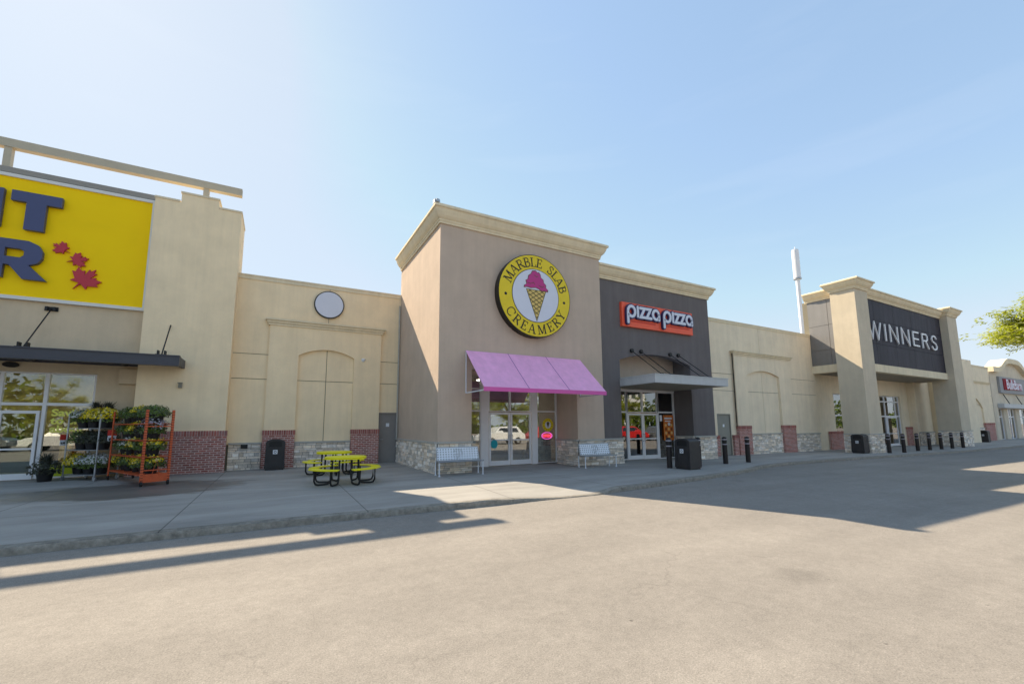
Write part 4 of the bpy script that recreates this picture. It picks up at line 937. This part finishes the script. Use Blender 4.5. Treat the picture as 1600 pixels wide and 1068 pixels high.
mb = MB(); a2 = [(x, z+0.0) for x, z in arch]; mb.prism(XZ(16.22), a2+[(x, z+0.55) for x, z in reversed(a2)], 0, 1.35); mb.build('curved_cornice', trim, F)
mb = MB(); mb.box(69.0, 81.8, 14.8, 15.28, 3.05, 3.5); mb.build('canopy', canopyw, F)
for x in (71.0, 75.5, 80): mb = MB(); mb.tube([(x, 15.2, 4.6), (x, 14.82, 3.5)], 0.04, 6); mb.build('support_rod', blackm, F)
frame_grid(F, [69.0, 70.3, 71.6], [-0.4, 2.1, 3.0], 15.7, 0.12, 0.1); frame_grid(F, [73.2, 74.5, 75.8], [-0.4, 2.1, 3.0], 15.7, 0.12, 0.1); frame_grid(F, [77.5, 79.5, 81.6], [-0.4, 2.1, 3.0], 15.7, 0.12, 0.1)
for a_, b_ in ((71.7, 73.1), (75.9, 77.4)): MB().box(a_, b_, 15.5, 15.8, g, 3.0).build('pier', farst, F)
interior(F, 68.9, 81.8, 16.22, 19, -0.4, 3.3, [(71, 17, 1.2, 0.3), (75, 17, 1.2, 0.3), (79, 17, 1.2, 0.3)])
FS = thing('shop_sign', (75, 14.7, 4.9), 'far sign with white outlined red letters on a dark board at right edge', 'sign')
mb = MB(); mb.box(69.9, 80.6, 15.1, 15.29, 4.72, 6.55); mb.build('sign_board', mat('grey_board', (0.33, 0.33, 0.34), noise=0.05), FS)
mb = MB(); mb.box(71.0, 72.9, 15.04, 15.1, 5.1, 6.35); mb.build('sign_patch', mat('dark_red', (0.25, 0.01, 0.02)), FS)
mb = MB(); text_into(mb, 'BulkBarn', 1.55, XZ(15.04), 71.6, 5.22, 0.0, 0.05, 1.0, 0.05); mb.build('letter_outline', mat('letter_red', (0.62, 0.02, 0.05)), FS)
mb = MB(); text_into(mb, 'BulkBarn', 1.55, XZ(14.99), 71.6, 5.22, 0.0, 0.04, 1.0, 0.012); mb.build('letter', whitef, FS)

# ================================================================== street furniture
def ring_pts(r, n, z, a0=0): return [(r*math.cos(a0+2*PI*i/n), r*math.sin(a0+2*PI*i/n), z) for i in range(n)]
# --- litter bins
def make_bin(loc, rz, label):
    b = thing('litter_bin', loc, label, 'litter bin', 'black litter bins along the shop fronts', rz)
    mb = MB(); w = 0.33
    mb.hexa([(-w+.03, -w+.03, 0), (w-.03, -w+.03, 0), (w-.03, w-.03, 0), (-w+.03, w-.03, 0)], [(-w+.03, -w+.03, .06), (w-.03, -w+.03, .06), (w-.03, w-.03, .06), (-w+.03, w-.03, .06)])
    mb.hexa([(-w, -w, .061), (w, -w, .061), (w, w, .061), (-w, w, .061)], [(-w+.02, -w+.02, .80), (w-.02, -w+.02, .80), (w-.02, w-.02, .80), (-w+.02, w-.02, .80)])
    mb.build('body', binm, b, local=True)
    mb = MB()   # arched hood with the mouth at the front
    hw = w-.015; prof = [(-hw, .80), (-hw, 1.00)]+[(hw*math.sin(a), 1.00+.12*math.cos(a)) for a in [(-PI/2+PI*i/10) for i in range(1, 10)]]+[(hw, 1.00), (hw, .80)]
    hole = [(-.21, .84), (-.21, .99)]+[(.21*math.sin(a), .99+.06*math.cos(a)) for a in [(-PI/2+PI*i/8) for i in range(1, 8)]]+[(.21, .99), (.21, .84)]
    mb.prism(lambda u, v, q: (u, -q, v), prof, hw-.03, hw, [hole]); mb.prism(lambda u, v, q: (u, -q, v), prof, -hw, hw-.031)
    mb.build('hood', binm, b, local=True)
    mb = MB(); mb.prism(lambda u, v, q: (u, -q, v), hole, hw-.029, hw-.022); mb.build('flap', blackm, b, local=True)
    mb = MB()   # raised door panel
    mb.prism(lambda u, v, q: (u, -q, v), [(-.26, .12), (.26, .12), (.25, .74), (-.25, .74)], w-.012, w+.012, [[(-.22, .16), (.22, .16), (.21, .70), (-.21, .70)]])
    mb.build('door_frame', binm, b, local=True)
    mb = MB(); mb.prism(lambda u, v, q: (u, -q, v), [(-.075, .585), (.075, .585), (.075, .735), (-.075, .735)], w+.0125, w+.0155)
    st = mb.build('sticker', whitep, b, local=True)
    mb = MB(); mb.prism(lambda u, v, q: (u, -q, v), arc(0, .66, .05, 0, 300, 5), w+.016, w+.017, [arc(0, .66, .03, 0, 300, 5)]); mb.build('recycling_mark', blackm, st, local=True)
    return b
bin0 = make_bin((0.02, 18.52, 0), 0.0, 'black litter bin in front of the red brick pilaster left of the picnic tables')
copy_thing(bin0, (13.45, 10.95, gz(13.4)), -PI/2+0.06, 'black litter bin with white sticker among the bollards before the charcoal shop')
copy_thing(bin0, (30.55, 12.55, gz(30.5)), -PI/2, 'black litter bin against the left portico pillar of the black panelled store')
copy_thing(bin0, (59.3, 14.3, gz(59)), -PI/2, 'distant black litter bin at the far end of the shop fronts')
# --- bollards
def make_bollard(loc, label):
    b = thing('bollard', loc, label, 'bollard', 'black bollards along the kerb')
    mb = MB(); mb.lathe([(.10, -.03), (.10, .86), (.085, .87), (.085, .90), (.10, .91), (.10, 1.06), (.09, 1.10), (.05, 1.13), (.005, 1.14)], 18); mb.build('post', bollm, b, True, True)
    for z in (.80, 1.00): mb = MB(); mb.lathe([(.102, z), (.1035, z+.004), (.1035, z+.036), (.102, z+.04)], 18); mb.build('band', refl, b, True, True)
    return b
bpos = [(13.1, 11.5), (14.9, 11.6), (16.85, 11.8), (18.55, 11.88)]
blab = ['leftmost black bollard, just left of the litter bin at the charcoal shop', 'black bollard half hidden behind the litter bin at the charcoal shop',
        'black bollard in front of the pale grey door right of the charcoal shop', 'black bollard in front of the first brick pilaster right of the pale grey door']
wpos = [(32.1, 11.75), (33.4, 11.5), (36.3, 11.8), (38.2, 11.8), (40.15, 11.8), (42.1, 11.8), (44.0, 11.75)]
wlab = ['black bollard at the foot of the left portico pillar', 'second bollard from the left portico pillar, before the store door', 'third bollard from the left portico pillar',
        'middle one of the seven bollards before the portico', 'third bollard from the right portico pillar', 'second bollard from the right portico pillar', 'black bollard at the foot of the right portico pillar, last of the row']
bo = None
for (x, y), lb in list(zip(bpos, blab))+list(zip(wpos, wlab)):
    if bo is None: bo = make_bollard((x, y, gz(x)), lb)
    else: copy_thing(bo, (x, y, gz(x)), 0, lb)
# --- perforated metal benches
def perf_mat():
    mt = mat('perforated_white', (0.78, 0.82, 0.88), rough=0.45, noise=0.03); t = mt.node_tree; b = t.nodes['Principled BSDF']; K = t.links.new
    tcn = N(t, 'ShaderNodeTexCoord'); sp = N(t, 'ShaderNodeSeparateXYZ'); K(tcn.outputs['Object'], sp.inputs[0])
    def M(op, a, c=None, v=None):
        n = N(t, 'ShaderNodeMath', operation=op); K(a, n.inputs[0])
        if c is not None: K(c, n.inputs[1])
        if v is not None: n.inputs[1].default_value = v
        return n.outputs[0]
    fx = M('SUBTRACT', M('FRACT', M('ADD', M('MULTIPLY', sp.outputs[0], v=11.0), v=50)), v=.5); fz = M('SUBTRACT', M('FRACT', M('ADD', M('MULTIPLY', sp.outputs[2], v=13.0), v=50)), v=.5)
    d = M('SQRT', M('ADD', M('MULTIPLY', fx, fx), M('MULTIPLY', fz, fz))); dot = M('GREATER_THAN', d, v=.25)
    ex = sp.outputs[0]; ez = M('SUBTRACT', sp.outputs[2], v=.66); r = M('SQRT', M('ADD', M('MULTIPLY', ex, ex), M('MULTIPLY', ez, ez)))
    n = N(t, 'ShaderNodeTexNoise'); n.inputs['Scale'].default_value = 22; n.inputs['Detail'].default_value = 3; K(tcn.outputs['Object'], n.inputs['Vector'])
    em = M('MULTIPLY', M('LESS_THAN', r, v=.18), M('GREATER_THAN', n.outputs[0], v=.5))
    fac = M('MULTIPLY', dot, M('SUBTRACT', M('ADD', M('MULTIPLY', em, v=-0.6), v=1.0), v=0.0))
    mr = N(t, 'ShaderNodeMapRange'); K(fac, mr.inputs[0]); mr.inputs[3].default_value = .30; mr.inputs[4].default_value = 1.0
    src = b.inputs['Base Color'].links[0].from_socket; sc = N(t, 'ShaderNodeVectorMath', operation='SCALE'); K(src, sc.inputs[0]); K(mr.outputs[0], sc.inputs['Scale']); K(sc.outputs[0], b.inputs['Base Color'])
    return mt
perf = perf_mat()
def make_bench(loc, rz, label):
    b = thing('bench', loc, label, 'bench', 'perforated metal benches at the ice cream shop', rz)
    mb = MB(); mb.box(-.75, .75, -.23, .16, .435, .455); mb.tube([(-.76, -.24, .445), (.76, -.24, .445)], .018, 6); mb.build('seat', mat('bench_seat', (0.30, 0.32, 0.34), rough=0.4, metal=0.3, noise=0.05), b, local=True)
    mb = MB(); mb.hexa([(-.71, .10, .47), (.71, .10, .47), (.71, .12, .47), (-.71, .12, .47)], [(-.71, .20, .86), (.71, .20, .86), (.71, .22, .86), (-.71, .22, .86)])
    mb.build('backrest', perf, b, local=True)
    mb = MB(); mb.tube([(-.73, .11, .46), (-.73, .21, .87), (.73, .21, .87), (.73, .11, .46)], .016, 6); mb.build('back_frame', galv, b, local=True)
    for x, y in ((-.74, -.21), (.74, -.21), (-.74, .20), (.74, .20)):
        mb = MB(); mb.tube([(x, y, .0), (x, y, .44)], .019, 8); mb.box(x-.03, x+.03, y-.03, y+.03, -0.005, .012); mb.build('leg', whitep, b, local=True)
    return b
be = make_bench((5.30, 13.22, 0), -0.04, 'white perforated metal bench left of the ice cream shop doors')
copy_thing(be, (10.92, 13.05, gz(10.9)), -0.02, 'white perforated metal bench right of the ice cream shop doors, below the stone cap')
# --- picnic tables
def make_table(loc, rz, label):
    t = thing('picnic_table', loc, label, 'picnic table', 'yellow picnic tables by the cream wall', rz)
    def disc(mb, r, z0, z1, n=32):
        mb.lathe([(r-.02, z0), (r, z0+.008), (r, z1-.008), (r-.02, z1)], n)
    mb = MB(); disc(mb, .60, .735, .765); mb.build('tabletop', pictabley, t, True, True)
    mb = MB(); mb.lathe([(.585, .70), (.60, .70), (.60, .735), (.585, .735)], 32); mb.build('table_rim', pictabley, t, local=True)
    for k in range(4):
        a0 = k*PI/2; mb = MB(); n = 14; inn = []; ou = []
        for i in range(n+1):
            a = a0-R_(33)+R_(66)*i/n; inn.append((.76*math.cos(a), .76*math.sin(a))); ou.append((1.04*math.cos(a), 1.04*math.sin(a)))
        mb.prism(lambda u, v, w: (u, v, w), inn+list(reversed(ou)), .43, .46)
        mb.build('seat', pictabley, t, local=True)
        for s in (-1, 1):
            a = a0+s*R_(20); c, sn = math.cos(a), math.sin(a)
            P = [(.40, .73), (.42, .40), (.42, .14), (.46, .05), (.54, .025), (.80, .025), (.88, .05), (.92, .13), (.92, .43)]
            mb = MB(); mb.tube([(r*c, r*sn, z) for r, z in P], .027, 8); mb.build('leg', blackm, t, True, True)
    return t
tb = make_table((1.78, 13.05, 0), R_(38), 'yellow round picnic table with four curved seats, the nearer of the two')
tb.scale = (.93, .93, .97)
copy_thing(tb, (1.78, 15.75, 0), R_(20), 'yellow round picnic table with curved seats, standing behind the nearer one')

# ================================================================== flower carts and potted plants
def leaf_cloud(mb, n, fn, size, rg, up=0.3):
    for _ in range(n):
        p, nrm = fn(rg); nrm = (nrm+Vector((rg.gauss(0, .5), rg.gauss(0, .5), rg.gauss(0, .5)+up))).normalized()
        a = nrm.cross(Vector((rg.random()-.5, rg.random()-.5, rg.random()-.5))).normalized(); b = nrm.cross(a); s = size*rg.uniform(.6, 1.4)
        mb.add([p-a*s*.5, p+b*s*.3, p+a*s*.6, p-b*s*.3], [(0, 1, 2, 3)])
def dome(rx, rz, z0, lo=-.25):
    def f(rg):
        th = rg.uniform(0, 2*PI); u = rg.uniform(lo, 1); r = math.sqrt(max(0, 1-u*u))*1.0; k = rg.uniform(.72, 1.05)*(1+.10*math.sin(3*th+u*4))
        n = Vector((r*math.cos(th), r*math.sin(th), u)); return Vector((rx*k*n.x, rx*k*n.y, z0+rz*k*n.z)), n
    return f
def make_pot(kind, size, loc, label, grp, seed):
    rg = random.Random(seed); t = thing('potted_plant', loc, label, 'potted plant', grp)
    mb = MB(); s = size
    mb.lathe([(.10*s, 0), (.135*s, .19*s), (.15*s, .19*s), (.15*s, .22*s), (.13*s, .22*s), (.125*s, .18*s)], 14); mb.build('pot', potm, t, True, True)
    R0, RZ, Z0 = .255*s, .19*s, .235*s
    fol = {'yellow': leafg, 'white': leafg, 'green': leafg, 'budding': leafg, 'dark': leafd, 'spiky': leafd, 'lavender': leafg}[kind]
    mb = MB(); leaf_cloud(mb, 900 if kind != 'spiky' else 500, dome(R0, RZ, Z0, -.5), .045*s, rg)
    if kind in ('spiky', 'lavender'):
        for _ in range(90):
            a = rg.uniform(0, 2*PI); tl = rg.uniform(.05, .22)*s; h = rg.uniform(.20, .36)*s; c, sn = math.cos(a), math.sin(a); w = .009*s
            b0 = Vector((c*.05*s, sn*.05*s, Z0)); b1 = Vector((c*tl*.5, sn*tl*.5, Z0+h*.75)); b2 = Vector((c*tl, sn*tl, Z0+h)); q = Vector((-sn, c, 0))*w
            mb.add([b0-q, b0+q, b1+q, b1-q, b2], [(0, 1, 2, 3), (3, 2, 4)])
    mb.build('foliage', fol, t, local=True)
    cnt = {'yellow': (1300, flow_y, -.1), 'white': (520, flow_w, .0), 'budding': (380, flow_y, .2), 'lavender': (300, flow_l, .0)}.get(kind)
    if cnt:
        mb = MB(); f = dome(R0*1.06, RZ*1.12, Z0, cnt[2]); 
        for _ in range(cnt[0]):
            p, nr = f(rg); nr = (nr+Vector((rg.gauss(0, .25), rg.gauss(0, .25), rg.gauss(0, .25)))).normalized(); a = nr.orthogonal().normalized(); b = nr.cross(a); r = .017*s*rg.uniform(.7, 1.3)
            if kind == 'lavender': p = p+Vector((0, 0, rg.uniform(0, .12)*s))
            mb.add([p+a*r*math.cos(k*PI/3)+b*r*math.sin(k*PI/3) for k in range(6)], [(0, 1, 2, 3, 4, 5)])
        mb.build('flowers', cnt[1], t, local=True)
    return t
PROTO = {}
def put_pot(kind, size, loc, label, grp='potted chrysanthemums on the flower carts', rz=0.0):
    key = (kind, size)
    if key not in PROTO: PROTO[key] = make_pot(kind, size, loc, label, grp, len(PROTO)+3); PROTO[key].rotation_euler = (0, 0, rz); return PROTO[key]
    return copy_thing(PROTO[key], loc, rz, label, grp)
def slotted_mat():
    mt = mat('slotted_orange_steel', (0.66, 0.12, 0.04), rough=0.5, noise=0.1, nscale=10); t = mt.node_tree; b = t.nodes['Principled BSDF']
    tcn = N(t, 'ShaderNodeTexCoord'); sp = N(t, 'ShaderNodeSeparateXYZ'); t.links.new(tcn.outputs['Object'], sp.inputs[0])
    a = N(t, 'ShaderNodeMath', operation='MULTIPLY'); a.inputs[1].default_value = 14; f = N(t, 'ShaderNodeMath', operation='FRACT'); g_ = N(t, 'ShaderNodeMath', operation='GREATER_THAN'); g_.inputs[1].default_value = .38
    t.links.new(sp.outputs[2], a.inputs[0]); t.links.new(a.outputs[0], f.inputs[0]); t.links.new(f.outputs[0], g_.inputs[0])
    mr = N(t, 'ShaderNodeMapRange'); mr.inputs[3].default_value = .35; t.links.new(g_.outputs[0], mr.inputs[0])
    src = b.inputs['Base Color'].links[0].from_socket; sc = N(t, 'ShaderNodeVectorMath', operation='SCALE'); t.links.new(src, sc.inputs[0]); t.links.new(mr.outputs[0], sc.inputs['Scale']); t.links.new(sc.outputs[0], b.inputs['Base Color'])
    return mt
slotted = slotted_mat()
def make_cart(loc, rz, Lx, Wy, H, shelves, framem, shelfm, label, endpanel):
    """long axis local x (near end x=0), width local y"""
    t = thing('flower_cart', loc, label, 'flower cart', 'wheeled plant carts by the store entrance', rz)
    for i, (x, y) in enumerate(((0, 0), (0, Wy), (Lx, 0), (Lx, Wy))):
        mb = MB(); m_ = framem
        if endpanel and x == 0:   # slotted posts
            mb.box(x-.028, x+.028, y-.028, y+.028, .13, H)
            mb.build('post', slotted, t, local=True)
        else: mb.tube([(x, y, .12), (x, y, H)], .022, 8); mb.build('post', m_, t, local=True)
        w = MB(); w.tube([(x-.01, y-.02, .06), (x-.01, y+.02, .06)], .06, 12); w.box(x-.03, x+.02, y-.03, y+.03, .09, .13); w.build('caster', blackm if endpanel else galv, t, local=True)
    for z in shelves:
        mb = MB(); mb.box(.02, Lx-.02, .02, Wy-.02, z-.012, z); mb.tube([(0, 0, z-.015), (Lx, 0, z-.015)], .014, 6); mb.tube([(0, Wy, z-.015), (Lx, Wy, z-.015)], .014, 6); mb.build('shelf', shelfm, t, local=True)
    if endpanel:
        mb = MB(); mb.box(-.02, .02, .03, Wy-.03, .10, .32)
        for zz in (.42, 1.62): MB().tube([(0, 0, zz), (0, Wy, zz)], .018, 6).build('end_rail', framem, t, local=True)
        mb.build('end_panel', framem, t, local=True); mb = MB(); mb.tube([(-.03, Wy*.35, .25), (-.03, Wy*.5, .72), (-.03, Wy*.65, .25)], .008, 5); mb.build('tow_bar', framem, t, local=True)
    return t
def tagcard(t, x, y, z, rz=0.0):
    mb = MB(); mb.box(x-.004, x+.004, y-.11, y+.11, z, z+.17); a = mb.build('price_tag', redtag, t, local=True)
    mb = MB(); mb.box(x-.004, x+.004, y-.10, y+.10, z-.17, z-.002); mb.build('price_card', whitep, a, local=True)
    mb = MB(); f = lambda u, v, w: (x-.004-w, y-u, v); text_into(mb, '10.99' if x > 1.4 else '8.99', .09, f, -.085, z-.125, 0.001, .002, .75, .004); mb.build('price', blk, a, local=True)
rz1 = math.atan2(2.25, -1.20)
C1 = make_cart((-3.14, 15.22, 0), rz1, 2.75, -0.60, 2.08, [.30, .78, 1.24, 1.70], orangem, orangem, 'tall orange wheeled cart of chrysanthemums beside the brick pilaster', True)
def on_cart(C, lx, ly, z):
    r = C.rotation_euler.z; return (C.location.x+lx*math.cos(r)-ly*math.sin(r), C.location.y+lx*math.sin(r)+ly*math.cos(r), z)
rows = {1.70: ['green', 'green', 'budding', 'green', 'green'], 1.24: ['lavender', 'dark', 'yellow', 'green', 'green'], .78: ['budding', 'green', 'yellow', 'white', 'green'], .30: ['budding', 'yellow', 'budding', 'green', 'yellow']}
kn = {'green': 'leafy green', 'budding': 'yellow budding', 'yellow': 'full yellow', 'white': 'white flecked', 'dark': 'dark leaved', 'lavender': 'pale lavender', 'spiky': 'dark spiky'}
sh = {1.70: 'top', 1.24: 'second', .78: 'third', .30: 'bottom'}
od = ['nearest the viewer', 'second from the near end', 'in the middle', 'second from the far end', 'at the far end']
rg = random.Random(3)
for z, ks in rows.items():
    for i, k in enumerate(ks):
        put_pot(k, 1.22, on_cart(C1, .30+i*.53, -.30+rg.uniform(-.03, .03), z), f'{kn[k]} plant, {sh[z]} shelf of the orange cart, {od[i]}', rz=rg.uniform(0, 6))
tagcard(C1, 2.77, 0.0, 1.35)
C2 = make_cart((-4.72, 17.55, 0), math.atan2(.86, -1.0), 1.25, -0.62, 2.0, [.18, .92, 1.58], galv, galv, 'silver wheeled cart of potted plants beside the store glass door', False)
tagcard(C2, 1.36, 0.0, 1.22)
rows2 = {1.58: (['yellow', 'yellow', 'white'], 'top'), .92: (['dark', 'dark', 'green'], 'middle'), .18: (['white', 'white', 'yellow'], 'bottom')}
od2 = ['nearest the orange cart', 'in the middle', 'nearest the door']
for z, (ks, nm) in rows2.items():
    for i, k in enumerate(ks):
        put_pot(k, 1.38, on_cart(C2, .20+i*.42, -.28, z), f'{kn[k]} plant, {nm} shelf of the silver cart, {od2[i]}', rz=rg.uniform(0, 6))
for i, (lx, ly) in enumerate(((.5, -.52), (.95, -.52))):
    put_pot('spiky', 1.5, on_cart(C2, lx, ly, 1.585), ['dark spiky grass in pot at the back of the silver cart top, right one', 'dark spiky grass in pot at the back of the silver cart top, left one'][i], 'dark spiky grasses', rz=i*2.0)
put_pot('spiky', 1.5, (-6.02, 18.25, 0), 'dark spiky potted plant standing on the pavement beside the glass door', 'dark spiky grasses', rz=1.0)

# ================================================================== trees
def limb_tree(name, loc, label, grp, H, Rr, nleaf, seed, limbs=None, leafsize=.10, trunk_h=2.4, tight=1.0):
    rg = random.Random(seed); t = thing(name, loc, label, 'tree', grp)
    tr = MB(); tr.tube([(0, 0, -.3), (.03, .02, trunk_h*.5), (0, .05, trunk_h)], .16, 10, r2=.12); ends = []
    if limbs is None:
        limbs = []
        for k in range(9):
            a = k*2.4+rg.uniform(-.3, .3); e = rg.uniform(.45, 1.0); L_ = Rr*rg.uniform(.7, 1.0)
            limbs.append([(0, .05, trunk_h*rg.uniform(.8, 1.0)), (math.cos(a)*L_*.4, math.sin(a)*L_*.4, trunk_h+(H-trunk_h)*.35*e), (math.cos(a)*L_, math.sin(a)*L_, trunk_h+(H-trunk_h)*.75*e)])
        limbs.append([(0, .05, trunk_h), (.2, .1, H*.7), (.1, 0, H*.92)])
    cl = []
    for lb in limbs:
        P = [Vector(p) for p in lb]; tr.tube(P, .075, 7, r2=.02)
        for i in range(len(P)-1):
            for q in range(3):
                f = rg.uniform(.25, 1); c = P[i].lerp(P[i+1], f); d = Vector((rg.gauss(0, 1), rg.gauss(0, 1), rg.gauss(0, .45))).normalized()*rg.uniform(.5, 1.2)*Rr*.33*tight
                tr.tube([c, c+d*.5, c+d], .022, 5, r2=.007); cl.append((c+d, rg.uniform(.35, .75)*Rr*.36*tight)); cl.append((c+d*.5, rg.uniform(.3, .5)*Rr*.32*tight))
        cl.append((P[-1], Rr*.22))
    tr.build('trunk', bark, t, True, True)
    lf = MB(); vs = []; fs = []; per = max(6, int(nleaf/len(cl)/7))
    for c, r in cl:
        for _ in range(per):    # small fronds of paired leaflets, in flattish layers
            d = Vector((rg.gauss(0, .5), rg.gauss(0, .5), rg.gauss(0, .22)))*r; p = c+d; a = rg.uniform(0, 2*PI)
            ax = Vector((math.cos(a), math.sin(a), rg.uniform(-.7, .1))).normalized(); sd = ax.cross(Vector((0, 0, 1))).normalized(); L_ = leafsize*rg.uniform(1.6, 3.0)
            for k in range(7):
                s = -1 if k % 2 else 1; b = p+ax*L_*(k/7.0); o = (sd*s*.8+ax*.5+Vector((0, 0, rg.uniform(-.4, .3)))).normalized(); w = ax*leafsize*.22
                n = len(vs); vs += [b-w, b+o*leafsize*.55-w*.8, b+o*leafsize, b+o*leafsize*.55+w*1.2]; fs.append((n, n+1, n+2, n+3))
    lf.v = [tuple(q) for q in vs]; lf.f = fs; lf.m = [0]*len(fs); lf.build('crown', leafy, t, local=True)
    return t
# tree whose low limb reaches into the frame at the right edge
bx_, by_ = 23.2, 2.2
def rel(x, y, z): return (x-bx_, y-by_, z+.3)
LB = [[(0, .05, 2.3), rel(21.2, 3.0, 3.9), rel(19.6, 3.4, 4.2), rel(18.2, 3.4, 4.15), rel(17.3, 3.45, 3.95)],
      [(0, .05, 2.5), (1.2, .4, 4.2), (2.6, .5, 5.4)], [(0, .05, 2.5), (.4, -1.4, 4.4), (.8, -2.6, 5.2)], [(0, .05, 2.5), (-.6, -1.3, 4.2), (-1.0, -2.6, 5.0)], [(0, .05, 2.5), (.3, 0, 5), (.5, -.3, 7.0)], [(0, .05, 2.5), (1.6, -1.0, 4.6), (2.6, -1.6, 6.0)], [(0, .05, 2.6), (-.6, .6, 4.6), (-1.1, .9, 6.1)]]
limb_tree('locust_tree', (bx_, by_, -.3), 'yellow green leafy tree whose branch reaches in at the right edge', None, 7.5, 2.6, 75000, 12, LB, .12, 2.4, 0.72)

# ================================================================== across the drive lane (seen only as reflections in the shop glass)
spots = [(-21, -22, 7.5), (-29, -20, 8.5), (17, -9, 7.0), (26, -17, 8.0), (36, -12, 7.5), (47, -20, 8.5), (66, -14, 8.0)]
t0 = None
for i, (x, y, h) in enumerate(spots):
    if t0 is None: t0 = limb_tree('locust_tree', (x, y, gz(x)-.12), 'yellow green parking lot tree mirrored in the shop windows', 'trees across the parking lot', 7.5, 3.3, 60000, 40, None, .11)
    else:
        c = copy_thing(t0, (x, y, gz(x)-.12), i*1.3); c.scale = (h/7.5,)*3
def make_car(loc, rz, label, paint):
    t = thing('parked_car', loc, label, 'car', 'cars parked across the drive lane', rz)
    side = [(-2.25, .38), (-2.28, .75), (-2.15, 1.0), (-1.95, 1.08), (-1.55, 1.62), (-1.3, 1.70), (.25, 1.68), (.55, 1.60), (1.15, 1.10), (1.95, .98), (2.25, .80), (2.30, .42)]
    mb = MB(); f = lambda u, v, w: (u, w, v)
    vs = []; n = len(side)
    for sgn in (-1, 1):
        for (u, v) in side: vs.append((u, sgn*(.90 if v < 1.12 else .90-(v-1.08)*.38), v))
    mb.add(vs, [(i, (i+1) % n, n+(i+1) % n, n+i) for i in range(n)]+[tuple(range(n)), tuple(range(n, 2*n))]); mb.build('body', paint, t, local=True)
    gl = mat('car_glass', (0.02, 0.025, 0.03), rough=0.08, spec=0.8)
    for s in (-1, 1):
        mb = MB(); q = lambda v: s*(.905-(v-1.08)*.38)
        mb.add([(-1.55, q(1.14), 1.14), (.95, q(1.14), 1.14), (.42, q(1.55), 1.55), (-1.35, q(1.55), 1.55)], [(0, 1, 2, 3)]); mb.build('window', gl, t, local=True)
        for x in (-1.42, 1.42):
            mb = MB(); mb.tube([(x, s*.70, .33), (x, s*.92, .33)], .33, 18); w = mb.build('wheel', blackm, t, local=True)
            mb = MB(); mb.tube([(x, s*.921, .33), (x, s*.93, .33)], .20, 12); mb.build('rim', galv, w, local=True)
        mb = MB(); mb.box(2.2, 2.3, s*.75-.14, s*.75+.14, .70, .84); mb.build('headlight', whitep, t, local=True)
    return t
cp1 = [mat('paint_white', (0.7, 0.7, 0.7), rough=.25, coat=.6), mat('paint_red', (0.5, 0.02, 0.02), rough=.25, coat=.6), mat('paint_grey', (0.12, 0.13, 0.14), rough=.25, coat=.6)]
for x, y, k in ((13.5, -6.5, 2), (19, -6.5, 0), (24.5, -6.5, 1), (30.5, -7, 0), (41, -6.5, 2), (-14, -7, 0), (-19, -7, 2), (36, -7, 1), (58, -6.5, 0), (64, -6.5, 1)):
    make_car((x, y, gz(x)-.12), (0.06 if k else PI-.05), f'{["white", "red", "dark grey"][k]} parked car mirrored in the shop glass', cp1[k])
ap = thing('apartment_building', (100, -85, 0), 'pale apartment block mirrored in the charcoal shop glass', 'building')
mb = MB(); mb.box(80, 120, -95, -85, -1, 24); mb.build('wall', mat('white_render', (0.65, 0.66, 0.66), noise=.05), ap)
for r in range(7):
    for c in range(12):
        mb = MB(); mb.box(81.5+c*3.2, 83.3+c*3.2, -84.99, -84.9, 1.5+r*3.1, 3.3+r*3.1); mb.build('window', mat('dark_window', (0.05, 0.07, 0.09), rough=.2), ap)

# a far tree belt beyond the parking lot
rg = random.Random(77); mb = MB(); vs = []; fs = []
for i in range(26000):
    x = rg.uniform(-120, 260); h = 5.0+2.6*math.sin(x*.11)+2.2*math.sin(x*.37+1)+1.2*math.sin(x*.9); y = -52+rg.uniform(-5, 5)-6*math.sin(x*.05); z = rg.uniform(-.5, 1)**1 * h
    if z < -.4: continue
    p = Vector((x, y, z)); a = Vector((rg.gauss(0, 1), rg.gauss(0, 1), rg.gauss(0, 1))).normalized(); b = a.orthogonal().normalized(); s_ = rg.uniform(.35, .8); n = len(vs)
    vs += [p-a*s_, p+b*s_*.7, p+a*s_, p-b*s_*.7]; fs.append((n, n+1, n+2, n+3))
mb.v = [tuple(q) for q in vs]; mb.f = fs; mb.m = [0]*len(fs)
tag(mb.build('tree_belt', leafmat('belt_leaf', (0.09, 0.13, 0.03), .3)), 'far belt of trees across the parking lot mirrored in the shop glass', 'trees', None, 'stuff')
